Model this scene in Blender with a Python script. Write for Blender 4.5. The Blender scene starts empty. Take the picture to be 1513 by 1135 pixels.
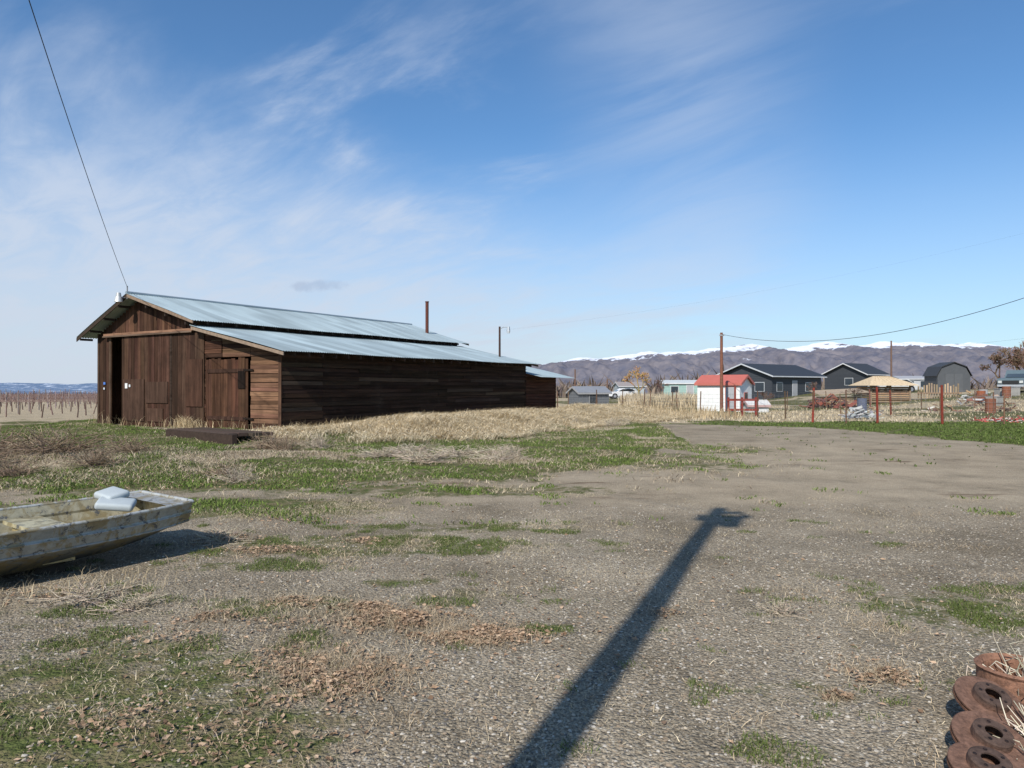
import bpy, math, random
import numpy as np
from mathutils import Vector, Matrix
random.seed(7); rng=np.random.default_rng(7)
S=bpy.context.scene
# ------------------------------------------------------------------ noise / terrain
def ss(x,a,b):
    t=np.clip((np.asarray(x,float)-a)/(b-a),0,1); return t*t*(3-2*t)
def _h(i,j,s):
    v=np.sin(i*127.1+j*311.7+s*74.7)*43758.5453
    return v-np.floor(v)
def vn(x,y,s=0):
    x=np.asarray(x,float);y=np.asarray(y,float)
    xi=np.floor(x);yi=np.floor(y);fx=x-xi;fy=y-yi
    fx=fx*fx*(3-2*fx);fy=fy*fy*(3-2*fy)
    a=_h(xi,yi,s);b=_h(xi+1,yi,s);c=_h(xi,yi+1,s);d=_h(xi+1,yi+1,s)
    return (a*(1-fx)+b*fx)*(1-fy)+(c*(1-fx)+d*fx)*fy
def fbm(x,y,s=0,o=4):
    r=0;a=.5;t=0
    for k in range(o):
        r=r+a*vn(x*2**k,y*2**k,s+k*3.1);t+=a;a*=.5
    return r/t
BX,BY=-7.57,24.0
U=np.array([.527,.850]);W=np.array([-.850,.527])
def LW(x,y):
    dx=x-BX;dy=y-BY
    return dx*U[0]+dy*U[1], dx*W[0]+dy*W[1]
def H(x,y):
    x=np.asarray(x,float);y=np.asarray(y,float)
    L,w=LW(x,y)
    dl=np.maximum(np.maximum(-1-L,L-19),0);dw=np.maximum(np.maximum(-.5-w,w-12),0)
    d=np.hypot(dl,dw)
    z=.13*(1-ss(d,0,7))
    z=z+.44*np.exp(-(np.abs((w+3.3)/1.7))**3)*ss(L,-1.5,3)*(1-ss(L,19,25))*(1+.8*(fbm(x*.5,y*.5,71)-.5))
    z=z+.32*np.exp(-((x+9.6)/2.6)**2-((y-14.8)/2.0)**2)
    z=z+.16*np.exp(-((x+5.2)/1.8)**2-((y-15.5)/1.6)**2)
    z=z+1.3*ss(x,25,45)*ss(y,35,60)
    r=np.hypot(x,y)
    veg=ss(y,10,13)
    z=z+(fbm(x*.6,y*.6,5)-.5)*(.05+.14*veg*(x<6))
    z=z+(fbm(x*3,y*3,9,2)-.5)*.02
    z=z-60*(1-np.exp(-np.maximum(r-110,0)/2000))
    return z
def h1(x,y): return float(H(np.array([x]),np.array([y]))[0])
ELL=[(-1.5,7.4,1.9,.6,.62),(-2.2,3.9,1.1,.7,.70),(-1.75,3.2,1.0,.6,.82),(3.3,5.3,.9,.6,.60),(-4.5,9.7,3.0,.9,.84),
 (-1.2,11.3,3.,.8,.68),(3.5,15.5,1.8,2.,.60),(.25,4.9,.25,.15,.65),(-.9,6.0,.35,.15,.7),(-1.6,5.3,.7,.3,.55),(-1.0,3.2,.25,.2,.65),
 (1.5,3.8,.4,.3,.45),(2.9,4.0,.7,.3,.45),(-.4,5.6,.5,.3,.45),(-3.3,5.2,.8,.4,.45),(.6,7.5,.4,.3,.4),(-2.4,6.6,1.0,.3,.5),(6.8,9.4,1.0,.3,.45),(1.25,3.2,.25,.15,.4),(5.5,19,1.6,1.6,.56),(-.6,8.3,1.6,.4,.52),(-2.6,4.6,.5,.3,.55)]
def masks(x,y):
    x=np.asarray(x,float);y=np.asarray(y,float)
    n=(fbm(x*.45,y*.45,21)-.5); n2=fbm(x*1.6,y*1.6,31)-.5
    yw=y+n*3.0+n2*1.0
    ye=np.interp(x,[-30,-7.2,-3.9,.5,3,5,6.2,7],[10.6,10.6,11.0,12.6,16,20.5,30,60])
    A=ss(yw-ye,-.8,1.2)
    xw=x+n*2.0+n2*.8
    xr=np.interp(y,[8,19.2,23.7,28.8,31,33],[17,13.6,13.1,11.8,8,4])
    C=ss(xw*.5+x*.5-xr,-.3,.7)*ss(y,10,14)
    far=ss(yw,31.5,34)
    L,w=LW(x,y)
    dry=ss(-w,-.2,.6)*(1-ss(-w+n*4,5.0,6.6))*ss(L+n*3,-2,.5)*(1-ss(L,21,25))
    thatch=np.exp(-((x+9.8)/2.6)**2-((y-14.5)/2.2)**2)*1.0
    thatch=np.maximum(thatch,.72*ss(fbm(x*.5+7,y*.5,41),.56,.68)*A)
    thatch=np.maximum(thatch,.75*ss(fbm(x*.15,y*.15,43),.42,.6)*far)
    field=ss(y,36,40)*(x<-14)
    g=np.maximum.reduce([A,C,far])
    e=np.zeros_like(x)
    for (cx,cy,rx,ry,s) in ELL:
        q=((x-cx)/rx)**2+((y-cy)/ry)**2
        e=np.maximum(e,s*np.exp(-q*q*.6))
    behind=(y<2)*.25
    g=np.maximum(g,e)
    dr=np.clip(np.maximum(dry,thatch)+field*.8,0,1)
    dirt=np.exp(-((x-3.6)/4.5)**2-((y-12.2)/2.2)**2)+.8*np.exp(-((x-8.0)/4)**2-((y-17)/4)**2)+.5*ss(y,7,12)
    return np.clip(g+behind,0,1),dr,np.clip(dirt,0,1)
# ------------------------------------------------------------------ materials
def newmat(name):
    m=bpy.data.materials.new(name);m.use_nodes=True
    nt=m.node_tree;b=nt.nodes['Principled BSDF'];return m,nt,b
def N(nt,t,**k):
    n=nt.nodes.new(t)
    for a,v in k.items(): setattr(n,a,v)
    return n
def ramp(nt,fac,stops):
    r=N(nt,'ShaderNodeValToRGB');e=r.color_ramp.elements
    e[0].position=stops[0][0];e[0].color=stops[0][1]
    e[1].position=stops[-1][0];e[1].color=stops[-1][1]
    for p,c in stops[1:-1]:
        q=e.new(p);q.color=c
    nt.links.new(fac,r.inputs[0]);return r.outputs[0]
def c3(r,g=None,b=None):
    return (r,r if g is None else g,r if b is None else b,1)
def mix(nt,fac,a,b,mode='MIX'):
    m=N(nt,'ShaderNodeMix',data_type='RGBA',blend_type=mode)
    for i,v in ((0,fac),(6,a),(7,b)):
        if hasattr(v,'node'): nt.links.new(v,m.inputs[i])
        else: m.inputs[i].default_value=v
    return m.outputs[2]
def math_(nt,op,a,b=0.,c=None,clamp=False):
    m=N(nt,'ShaderNodeMath',operation=op,use_clamp=clamp)
    for i,v in enumerate((a,b) if c is None else (a,b,c)):
        if hasattr(v,'node'): nt.links.new(v,m.inputs[i])
        else: m.inputs[i].default_value=v
    return m.outputs[0]
def maprange(nt,v,a,b,c=0.,d=1.,smooth=True):
    m=N(nt,'ShaderNodeMapRange',interpolation_type='SMOOTHSTEP' if smooth else 'LINEAR')
    for i,q in enumerate((a,b,c,d)): m.inputs[i+1].default_value=q
    nt.links.new(v,m.inputs[0]);return m.outputs[0]
def noise(nt,vec,scale,detail=4,rough=.6,dist=0):
    n=N(nt,'ShaderNodeTexNoise');n.inputs['Scale'].default_value=scale
    n.inputs['Detail'].default_value=detail;n.inputs['Roughness'].default_value=rough;n.inputs['Distortion'].default_value=dist
    if vec is not None: nt.links.new(vec,n.inputs['Vector'])
    return n.outputs[0]
def attrmat(name,rough=.8,metal=0.,var=.35,scale=6.,bump=0.,aniso=None,rot=0.,spec=.3,blotch=None):
    m,nt,b=newmat(name)
    at=N(nt,'ShaderNodeAttribute',attribute_name='col')
    g=N(nt,'ShaderNodeNewGeometry');v=g.outputs['Position'];P=v
    if aniso:
        m1=N(nt,'ShaderNodeMapping');m1.inputs['Rotation'].default_value=(0,0,-rot);nt.links.new(v,m1.inputs[0])
        m2=N(nt,'ShaderNodeMapping');m2.inputs['Scale'].default_value=aniso;nt.links.new(m1.outputs[0],m2.inputs[0]);v=m2.outputs[0]
    n=noise(nt,v,scale,5,.65)
    f=math_(nt,'MULTIPLY_ADD',n,2*var*1.6,1-var*1.6)
    col=mix(nt,1.,at.outputs['Color'],f,'MULTIPLY')
    if blotch: col=mix(nt,ramp(nt,noise(nt,P,blotch[0],5,.7),[(blotch[1],c3(0)),(blotch[2],c3(blotch[3]))]),col,blotch[4])
    nt.links.new(col,b.inputs['Base Color'])
    b.inputs['Roughness'].default_value=rough;b.inputs['Metallic'].default_value=metal
    b.inputs['Specular IOR Level'].default_value=spec
    if bump:
        bp=N(nt,'ShaderNodeBump');bp.inputs['Strength'].default_value=bump;bp.inputs['Distance'].default_value=.02
        nt.links.new(n,bp.inputs['Height']);nt.links.new(bp.outputs[0],b.inputs['Normal'])
    return m
HD=math.atan2(U[1],U[0])
M_wv=attrmat('weathered_wood_vertical',.9,0,.75,1,.6,(9,9,.7),HD,spec=.08,blotch=(1.3,.46,.72,.65,(.028,.017,.012,1)))
M_wl=attrmat('weathered_wood_long',.9,0,.75,1,.6,(.7,9,14),HD,spec=.08,blotch=(.9,.54,.8,.55,(.07,.055,.044,1)))
M_ww=attrmat('weathered_wood_cross',.9,0,.75,1,.6,(9,.7,14),HD,spec=.08,blotch=(1.5,.48,.78,.6,(.04,.023,.016,1)))
M_wood=attrmat('rough_timber',.85,0,.4,9,.3,spec=.15)
M_paint=attrmat('painted_surface',.6,0,.12,3)
M_metal=attrmat('galvanised_metal',.5,.55,.16,1.6)
M_roof=attrmat('corrugated_roof_metal',.5,.30,.28,1.2,0,(.9,.12,.3),HD,spec=.3,blotch=(.35,.55,.8,.4,(.27,.31,.32,1)))
M_rust=attrmat('rusty_iron',.85,.1,.7,30,.5,blotch=(55,.5,.7,.7,(.07,.04,.03,1)))
M_plant=attrmat('plant_matter',.8,0,.2,3,spec=.12)
M_stone=attrmat('pebble_stone',.9,0,.25,40,spec=.1)
M_glass=attrmat('window_glass',.1,0,.1,1,spec=.6)
M_rubber=attrmat('rubber',.8,0,.1,5)
M_cable=attrmat('cable_sheath',.6,0,.1,5)
# ------------------------------------------------------------------ mesh builders
def V3(p): return Vector((float(p[0]),float(p[1]),float(p[2])))
def link(o): S.collection.objects.link(o)
def empty(name,loc):
    e=bpy.data.objects.new(name,None);e.location=loc;e.empty_display_size=.3;link(e);return e
class MB:
    def __init__(s): s.v=[];s.f=[];s.c=[];s.m=[];s.sm=[]
    def add(s,vs,fs,col,mat=0,smooth=False):
        o=len(s.v);s.v+= [tuple(map(float,p)) for p in vs];s.c+=[tuple(col[:3])+(1.,)]*len(vs)
        s.f+=[tuple(i+o for i in f) for f in fs];s.m+=[mat]*len(fs);s.sm+=[smooth]*len(fs)
    def box(s,o,a,b,c,col,mat=0):
        o,a,b,c=V3(o),V3(a),V3(b),V3(c)
        if a.cross(b).dot(c)<0: a,b=b,a
        s.add([o,o+a,o+a+b,o+b,o+c,o+a+c,o+a+b+c,o+b+c],[(0,3,2,1),(4,5,6,7),(0,1,5,4),(1,2,6,5),(2,3,7,6),(3,0,4,7)],col,mat)
    def bx(s,cx,cy,z,sx,sy,sz,col,mat=0,ang=0):
        a=Vector((math.cos(ang),math.sin(ang),0));b=Vector((-a.y,a.x,0))
        s.box(Vector((cx,cy,z))-a*sx/2-b*sy/2,a*sx,b*sy,(0,0,sz),col,mat)
    def cyl(s,p0,p1,r0,r1,n,col,mat=0,cap=True,smooth=True):
        p0,p1=V3(p0),V3(p1);d=(p1-p0)
        if d.length<1e-6:return
        d.normalize();x=d.orthogonal().normalized();y=d.cross(x)
        vs=[];
        for i in range(n):
            a=2*math.pi*i/n;q=x*math.cos(a)+y*math.sin(a)
            vs.append(p0+q*r0);vs.append(p1+q*r1)
        fs=[(2*i,(2*i+2)%(2*n),(2*i+3)%(2*n),2*i+1) for i in range(n)]
        s.add(vs,fs,col,mat,smooth)
        if cap:
            s.add([vs[2*i] for i in range(n)],[tuple(range(n))[::-1]],col,mat)
            s.add([vs[2*i+1] for i in range(n)],[tuple(range(n))],col,mat)
    def tube(s,pts,r,n,col,mat=0):
        for a,b in zip(pts[:-1],pts[1:]): s.cyl(a,b,r,r,n,col,mat,False)
    def lathe(s,M,prof,n,col,mat=0,smooth=False):
        vs=[];k=len(prof)
        for i in range(n):
            a=2*math.pi*i/n
            for r,z in prof: vs.append(M@Vector((r*math.cos(a),r*math.sin(a),z)))
        fs=[]
        for i in range(n):
            j=(i+1)%n
            for q in range(k-1): fs.append((i*k+q,j*k+q,j*k+q+1,i*k+q+1))
        s.add(vs,fs,col,mat,smooth)
    def build(s,name,mats,parent=None):
        v=np.array(s.v);lo=v.min(0);hi=v.max(0);c=np.array([(lo[0]+hi[0])/2,(lo[1]+hi[1])/2,lo[2]])
        me=bpy.data.meshes.new(name);me.from_pydata([tuple(p) for p in (v-c)],[],s.f)
        a=me.color_attributes.new('col','FLOAT_COLOR','POINT');a.data.foreach_set('color',np.array(s.c,dtype=np.float32).ravel())
        for m in mats: me.materials.append(m)
        me.polygons.foreach_set('material_index',s.m);me.polygons.foreach_set('use_smooth',s.sm);me.update()
        o=bpy.data.objects.new(name,me);o.location=c;link(o)
        if parent:
            o.parent=parent;o.matrix_parent_inverse=Matrix.Translation(-Vector(parent.location))
        return o
def fastmesh(name,V,T,C,mat,smooth=False,extra=None):
    V=np.asarray(V,np.float32);T=np.asarray(T,np.int32)
    me=bpy.data.meshes.new(name)
    me.vertices.add(len(V));me.vertices.foreach_set('co',V.ravel())
    me.loops.add(T.size);me.loops.foreach_set('vertex_index',T.ravel())
    me.polygons.add(len(T));me.polygons.foreach_set('loop_start',np.arange(0,T.size,T.shape[1],dtype=np.int32))
    me.update(calc_edges=True)
    a=me.color_attributes.new('col','FLOAT_COLOR','POINT')
    C=np.asarray(C,np.float32)
    if C.shape[1]==3: C=np.hstack([C,np.ones((len(C),1),np.float32)])
    a.data.foreach_set('color',C.ravel())
    me.materials.append(mat);me.polygons.foreach_set('use_smooth',np.full(len(T),smooth));me.validate()
    o=bpy.data.objects.new(name,me);link(o);return o
def vary(col,a=.25):
    k=1+random.uniform(-a,a);return tuple(max(0,c*k*(1+random.uniform(-.06,.06))) for c in col)
# ------------------------------------------------------------------ ground
def build_ground():
    R=np.geomspace(.5,40000,430)
    az=np.radians(np.concatenate([np.arange(-52,52,.2),np.arange(52,308,2.)]))
    na=len(az);RR,AA=np.meshgrid(R,az,indexing='ij')
    x=(RR*np.sin(AA)).ravel();y=(RR*np.cos(AA)).ravel()
    z=H(x,y);g,d,b=masks(x,y)
    V=np.vstack([np.stack([x,y,z],1),[[0,0,h1(0,0)]]]);C=np.vstack([np.stack([g,d,b],1),[[.2,0,0]]])
    i=np.arange(len(R)-1)[:,None]*na;j=np.arange(na)[None,:];jn=(j+1)%na
    q=np.stack([i+j,i+na+j,i+na+jn,i+jn],-1).reshape(-1,4)
    t=np.vstack([q[:,[0,2,1]],q[:,[0,3,2]],np.stack([np.full(na,len(V)-1),np.arange(na),(np.arange(na)+1)%na],1)[:,[0,2,1]]])
    m,nt,bs=newmat('ground_surface')
    at=N(nt,'ShaderNodeAttribute',attribute_name='col');sp=N(nt,'ShaderNodeSeparateColor');nt.links.new(at.outputs[0],sp.inputs[0])
    geo=N(nt,'ShaderNodeNewGeometry');P=geo.outputs['Position']
    vo=N(nt,'ShaderNodeTexVoronoi');vo.inputs['Scale'].default_value=46;nt.links.new(P,vo.inputs['Vector'])
    vo2=N(nt,'ShaderNodeTexVoronoi');vo2.inputs['Scale'].default_value=110;nt.links.new(P,vo2.inputs['Vector'])
    sc=N(nt,'ShaderNodeSeparateColor');nt.links.new(vo.outputs['Color'],sc.inputs[0])
    sc2=N(nt,'ShaderNodeSeparateColor');nt.links.new(vo2.outputs['Color'],sc2.inputs[0])
    st=ramp(nt,sc.outputs[0],[(0,c3(.12,.11,.095)),(.3,c3(.25,.22,.175)),(.6,c3(.36,.315,.245)),(.85,c3(.46,.41,.33)),(1,c3(.62,.58,.50))])
    st2=ramp(nt,sc2.outputs[1],[(0,c3(.14,.117,.088)),(.5,c3(.275,.232,.175)),(1,c3(.42,.365,.285))])
    edge=ramp(nt,vo.outputs['Distance'],[(.25,c3(1)),(.62,c3(0))])
    n5=noise(nt,P,5,5,.7)
    gm=math_(nt,'MULTIPLY',edge,ramp(nt,n5,[(.35,c3(.25)),(.6,c3(1))]))
    gravel=mix(nt,gm,st2,st)
    nb=noise(nt,P,.9,5,.65);nbig=noise(nt,P,.22,3,.6)
    gravel=mix(nt,1.,gravel,ramp(nt,nb,[(.3,c3(.68,.66,.62)),(.7,c3(1.2,1.18,1.15))]),'MULTIPLY')
    gravel=mix(nt,1.,gravel,ramp(nt,nbig,[(.35,c3(.85,.83,.80)),(.65,c3(1.12,1.12,1.10))]),'MULTIPLY')
    dirtc=mix(nt,n5,c3(.54,.435,.305),c3(.35,.28,.195))
    dirtc=mix(nt,.35,dirtc,gravel)
    dm=math_(nt,'MULTIPLY',sp.outputs[2],ramp(nt,nb,[(.3,c3(.3)),(.6,c3(.98))]))
    base=mix(nt,dm,gravel,dirtc)
    nf=noise(nt,P,26,4,.75)
    mst=N(nt,'ShaderNodeMapping');mst.inputs['Scale'].default_value=(.35,1.3,1);nt.links.new(P,mst.inputs[0])
    damp=ramp(nt,noise(nt,mst.outputs[0],1.0,5,.7),[(.59,c3(0)),(.67,c3(.85))])
    base=mix(nt,math_(nt,'MULTIPLY',damp,sp.outputs[2]),base,c3(.15,.105,.068))
    grs=mix(nt,ramp(nt,nf,[(.35,c3(0)),(.62,c3(1))]),c3(.045,.055,.02),c3(.12,.145,.045))
    grs=mix(nt,ramp(nt,n5,[(.42,c3(0)),(.66,c3(.9))]),grs,c3(.22,.17,.10))
    str_=mix(nt,ramp(nt,nf,[(.3,c3(0)),(.65,c3(1))]),c3(.22,.17,.11),c3(.58,.48,.33))
    gn=math_(nt,'ADD',sp.outputs[0],math_(nt,'MULTIPLY_ADD',noise(nt,P,3.2,6,.78),1.9,-.95))
    gmask=ramp(nt,gn,[(.42,c3(0)),(.68,c3(1))])
    base=mix(nt,gmask,base,grs)
    dn=math_(nt,'ADD',sp.outputs[1],math_(nt,'MULTIPLY_ADD',noise(nt,P,2.1,5,.7),1.1,-.55))
    base=mix(nt,ramp(nt,dn,[(.4,c3(0)),(.6,c3(1))]),base,str_)
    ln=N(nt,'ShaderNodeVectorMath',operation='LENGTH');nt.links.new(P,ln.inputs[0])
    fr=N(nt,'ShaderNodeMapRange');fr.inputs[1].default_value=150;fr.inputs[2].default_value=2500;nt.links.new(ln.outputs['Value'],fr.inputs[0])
    base=mix(nt,fr.outputs[0],base,mix(nt,noise(nt,P,.004,5,.7),c3(.10,.14,.20),c3(.20,.22,.26)))  # far ground fades to blue-grey: aerial haze painted into the colour by distance
    nt.links.new(base,bs.inputs['Base Color']);bs.inputs['Roughness'].default_value=.95;bs.inputs['Specular IOR Level'].default_value=.06
    hh=math_(nt,'ADD',math_(nt,'MULTIPLY',vo.outputs['Distance'],-.9),math_(nt,'MULTIPLY_ADD',vo2.outputs['Distance'],-.3,math_(nt,'MULTIPLY',nf,.9)))
    bp=N(nt,'ShaderNodeBump');bp.inputs['Strength'].default_value=1.;bp.inputs['Distance'].default_value=.015
    nt.links.new(hh,bp.inputs['Height']);nt.links.new(bp.outputs[0],bs.inputs['Normal'])
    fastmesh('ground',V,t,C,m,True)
build_ground()
# ------------------------------------------------------------------ scatters
def samp(n,x0,x1,y0,y1,fn,power=None):
    xs=[];ys=[];c=0
    for _ in range(60):
        x=rng.uniform(x0,x1,n)
        if power: 
            u=rng.random(n); y=y0*(y1/y0)**u
        else: y=rng.uniform(y0,y1,n)
        k=rng.random(n)<fn(x,y);xs.append(x[k]);ys.append(y[k]);c+=k.sum()
        if c>=n:break
    return np.concatenate(xs)[:n],np.concatenate(ys)[:n]
def inbarn(x,y):
    L,w=LW(x,y);return (L>-.05)&(L<19.2)&(w>-.05)&(w<11)
def blades(name,x,y,hh,wd,lean,cA,cB,ldir=None,z0=None,mat=M_plant):
    n=len(x)
    z=H(x,y)-.005 if z0 is None else z0
    a=rng.uniform(0,2*np.pi,n);p=np.stack([np.cos(a),np.sin(a),0*a],1)
    b=rng.uniform(0,2*np.pi,n);l=np.stack([np.cos(b),np.sin(b),0*b],1)
    if ldir is not None: l=l*.6+np.array([ldir[0],ldir[1],0])
    h=hh*rng.uniform(.5,1.25,n)*(.6+.8*fbm(x*1.2,y*1.2,66,3));w=wd*rng.uniform(.7,1.3,n);le=lean*rng.uniform(.3,1.3,n)*h
    O=np.stack([x,y,z],1);up=np.array([0,0,1.])
    mid=O+l*(le*.35)[:,None]+up*(h*.6)[:,None];tip=O+l*le[:,None]+up*(h*np.clip(1-.35*lean*rng.random(n),.15,1))[:,None]
    V=np.stack([O-p*(w/2)[:,None],O+p*(w/2)[:,None],mid-p*(w*.4)[:,None],mid+p*(w*.4)[:,None],tip],1).reshape(-1,3)
    i=np.arange(n)[:,None]*5
    T=np.concatenate([i+[0,1,3],i+[0,3,2],i+[2,3,4]],1).reshape(-1,3)
    t=rng.random(n)[:,None];C=np.array(cA)*(1-t)+np.array(cB)*t;C=C*rng.uniform(.75,1.25,(n,1))
    return fastmesh(name,V,T,np.repeat(C,5,0),mat)
def gm(x,y,k=1.,s=3.1):
    g,d,b=masks(x,y);n=fbm(x*s,y*s,77,4)
    return np.clip((g+(n-.5)*2.6-.55)*2.4,0,1)*(1-.85*d)*(~inbarn(x,y))*k
x,y=samp(40000,-4.8,4.8,2.6,9,lambda x,y:gm(x,y)*(np.abs(x)<.75*y+.5))
blades('grass',x,y,.032,.0042,.9,(.055,.08,.02),(.16,.19,.06))
x,y=samp(84000,-19,7,8.5,33,lambda x,y:gm(x,y,1,1.7)*(np.abs(x)<.75*y+.5)*np.clip(12/y,0,1))
blades('grass',x,y,.055,.014,.9,(.06,.095,.02),(.18,.235,.06))
x,y=samp(28000,8,40,14,34,lambda x,y:gm(x,y)*(x<.78*y+1)*np.clip(20/y,0,1))
blades('grass',x,y,.06,.03,.9,(.055,.085,.02),(.15,.195,.055))
def dm(x,y):
    g,d,b=masks(x,y);n=fbm(x*1.3,y*1.3,91,4);return np.clip((n-.5)*5,0,1)*(.12+g*.9)
x,y=samp(18000,-4.8,4.8,2.6,11,lambda x,y:dm(x,y)*(np.abs(x)<.75*y+.5))
blades('dead_grass',x,y,.035,.004,1.9,(.34,.27,.17),(.58,.49,.34))
x,y=samp(24000,-18,7,11,33,lambda x,y:np.clip((fbm(x*.9,y*.9,93,4)-.46)*5,0,1)*masks(x,y)[0]*(~inbarn(x,y))*np.clip(14/y,0,1)*(np.abs(x)<.75*y+.5))
blades('dead_grass',x,y,.07,.012,1.8,(.28,.22,.14),(.54,.45,.31))
def drym(x,y):
    g,d,b=masks(x,y);return np.clip(d*1.3-.15+(fbm(x*1.4,y*1.4,15)-.5)*1.4,0,1)*(~inbarn(x,y))
def bank(x,y):
    L,w=LW(x,y);return drym(x,y)*(w<-.2)*(w>-7)*(L>-2)*(L<25)
x,y=samp(90000,-8,12,17,47,bank)
blades('dry_grass',x,y,.26,.015,2.2,(.58,.47,.30),(.90,.78,.57),ldir=(.35,-.85))
x,y=samp(26000,-17,4,10,26,lambda x,y:drym(x,y)*(1-bank(x,y))*(np.abs(x)<.75*y+.5))
blades('dry_grass',x,y,.085,.012,2.2,(.22,.17,.12),(.50,.42,.30))
x,y=samp(14000,-2,45,33,60,lambda x,y:drym(x,y)*.8+.1)
blades('dry_grass',x,y,.16,.04,1.2,(.32,.26,.17),(.58,.49,.34))
x,y=samp(7000,9.5,16.5,56,66,lambda x,y:(np.mod(y*.8,1)<.5)*1.)
blades('dry_corn_stalks',x,y,.95,.06,.3,(.38,.30,.19),(.64,.54,.38))
x,y=samp(900,6.5,12,36,46,lambda x,y:x*0+.5)
blades('dry_weeds',x,y,.55,.03,.35,(.30,.22,.13),(.55,.44,.28))
Ls=rng.uniform(0,16,1300);ws=-rng.uniform(.05,.5,1300)
x=BX+Ls*U[0]+ws*W[0];y=BY+Ls*U[1]+ws*W[1];blades('wall_weeds',x,y,.34,.012,.5,(.35,.26,.14),(.58,.47,.3))
Ls=-rng.uniform(.1,.5,450);ws=np.concatenate([rng.normal(4.6,.35,300),rng.uniform(0,11,150)])
x=BX+Ls*U[0]+ws*W[0];y=BY+Ls*U[1]+ws*W[1];blades('wall_weeds',x,y,.42,.012,.6,(.35,.26,.14),(.58,.47,.3))
# pebbles
def pebbles(n,y0,y1,s0,s1,name):
    ph=(1+5**.5)/2
    iv=np.array([(-1,ph,0),(1,ph,0),(-1,-ph,0),(1,-ph,0),(0,-1,ph),(0,1,ph),(0,-1,-ph),(0,1,-ph),(ph,0,-1),(ph,0,1),(-ph,0,-1),(-ph,0,1)])/1.9
    it=np.array([(0,11,5),(0,5,1),(0,1,7),(0,7,10),(0,10,11),(1,5,9),(5,11,4),(11,10,2),(10,7,6),(7,1,8),(3,9,4),(3,4,2),(3,2,6),(3,6,8),(3,8,9),(4,9,5),(2,4,11),(6,2,10),(8,6,7),(9,8,1)])
    def f(x,y):
        g,d,b=masks(x,y);return (1-np.clip(g*1.1,0,.85))*(.25+1.2*ss(fbm(x*2.5,y*2.5,55),.35,.65))*(1-b*.7)*(np.abs(x)<.74*y+.3)
    x,y=samp(n,-.75*y1,.75*y1,y0,y1,f,True);n=len(x)
    s=s0+(s1-s0)*rng.random(n)**3
    sc=s[:,None]*np.stack([rng.uniform(.8,1.4,n),rng.uniform(.6,1,n),rng.uniform(.4,.7,n)],1)
    a=rng.uniform(0,6.28,n);ca,sa=np.cos(a),np.sin(a)
    v=iv[None]*sc[:,None]*rng.uniform(.8,1.2,(n,12,1))
    X=v[...,0]*ca[:,None]-v[...,1]*sa[:,None]+x[:,None];Y=v[...,0]*sa[:,None]+v[...,1]*ca[:,None]+y[:,None]
    Z=v[...,2]+(H(x,y)+s*.12)[:,None]
    V=np.stack([X,Y,Z],-1).reshape(-1,3);T=(np.arange(n)[:,None,None]*12+it[None]).reshape(-1,3)
    pal=np.array([(.13,.12,.11),(.22,.20,.165),(.31,.27,.215),(.37,.315,.24),(.45,.41,.35),(.27,.21,.15)])
    C=pal[rng.integers(0,6,n)]*rng.uniform(.8,1.15,(n,1))
    fastmesh(name,V,T,np.repeat(C,12,0),M_stone)
pebbles(44000,2.6,10,.004,.0125,'gravel_stones')
# fallen leaves
LP=[(-.75,5.05,.33,.20,1500),(-.2,4.75,.30,.18,1300),(-1.05,5.3,.15,.12,350),(-.95,4.0,.36,.28,1100),(-1.2,4.3,.3,.25,400),(-1.75,3.45,.40,.25,300),(-1.2,3.4,.4,.2,150),(-3.05,7.7,.3,.2,450),(-2.3,7.15,.38,.14,500),
 (2.05,4.1,.16,.13,300),(1.68,3.78,.07,.05,100),(-1.6,5.4,.18,.1,160),(-2.05,5.05,.16,.1,160),(-1.55,7.6,.15,.1,150),(-1.2,3.15,.5,.2,100),(-2.2,4.6,.4,.3,150),(-3.6,5.6,.5,.2,200),(-1.5,4.9,.3,.2,120),(-2.4,8.7,.8,.2,200),(1.1,5.2,.1,.06,40),(0,5.5,3.2,2.2,900),(-6.5,12.2,2,.8,900),(-4,12,2,.6,600),(-2.8,3.6,.4,.2,100)]
xs=[];ys=[];zs=[]
for cx,cy,rx,ry,n in LP:
    a=rng.normal(cx,rx*.62,n);b=rng.normal(cy,ry*.62,n);k=fbm(a*6,b*6,13,3)>.42 if n!=900 else np.ones(n,bool)
    xs.append(a[k]);ys.append(b[k]);q=((a-cx)/rx)**2+((b-cy)/ry)**2;zs.append((rng.random(n)*.04*np.exp(-q))[k] if rx<.5 else rng.random(k.sum())*.006)
x=np.concatenate(xs);y=np.concatenate(ys);zo=np.concatenate(zs);n=len(x)
s=rng.uniform(.008,.022,n)
base=np.array([(-1,0,0),(-.35,.55,.25),(.2,.42,.1),(1,0,.2),(.25,-.45,.15),(-.3,-.6,.3),(0,0,-.05)])
v=base[None]*s[:,None,None]*rng.uniform(.75,1.25,(n,7,1));v=v*np.stack([np.ones((n,7)),rng.uniform(.6,1.2,(n,1))*np.ones((n,7)),rng.uniform(-.2,2.6,(n,1))*np.ones((n,7))],-1)
a=rng.uniform(0,6.28,n);tl=rng.normal(0,.6,n)
X,Y,Z=v[...,0],v[...,1],v[...,2]
Y,Z=Y*np.cos(tl)[:,None]-Z*np.sin(tl)[:,None],Y*np.sin(tl)[:,None]+Z*np.cos(tl)[:,None]
X,Y=X*np.cos(a)[:,None]-Y*np.sin(a)[:,None],X*np.sin(a)[:,None]+Y*np.cos(a)[:,None]
V=np.stack([X+x[:,None],Y+y[:,None],Z+(H(x,y)+zo+.006)[:,None]],-1).reshape(-1,3)
lt=np.array([(0,6,1),(1,6,2),(2,6,3),(3,6,4),(4,6,5),(5,6,0)])
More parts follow.
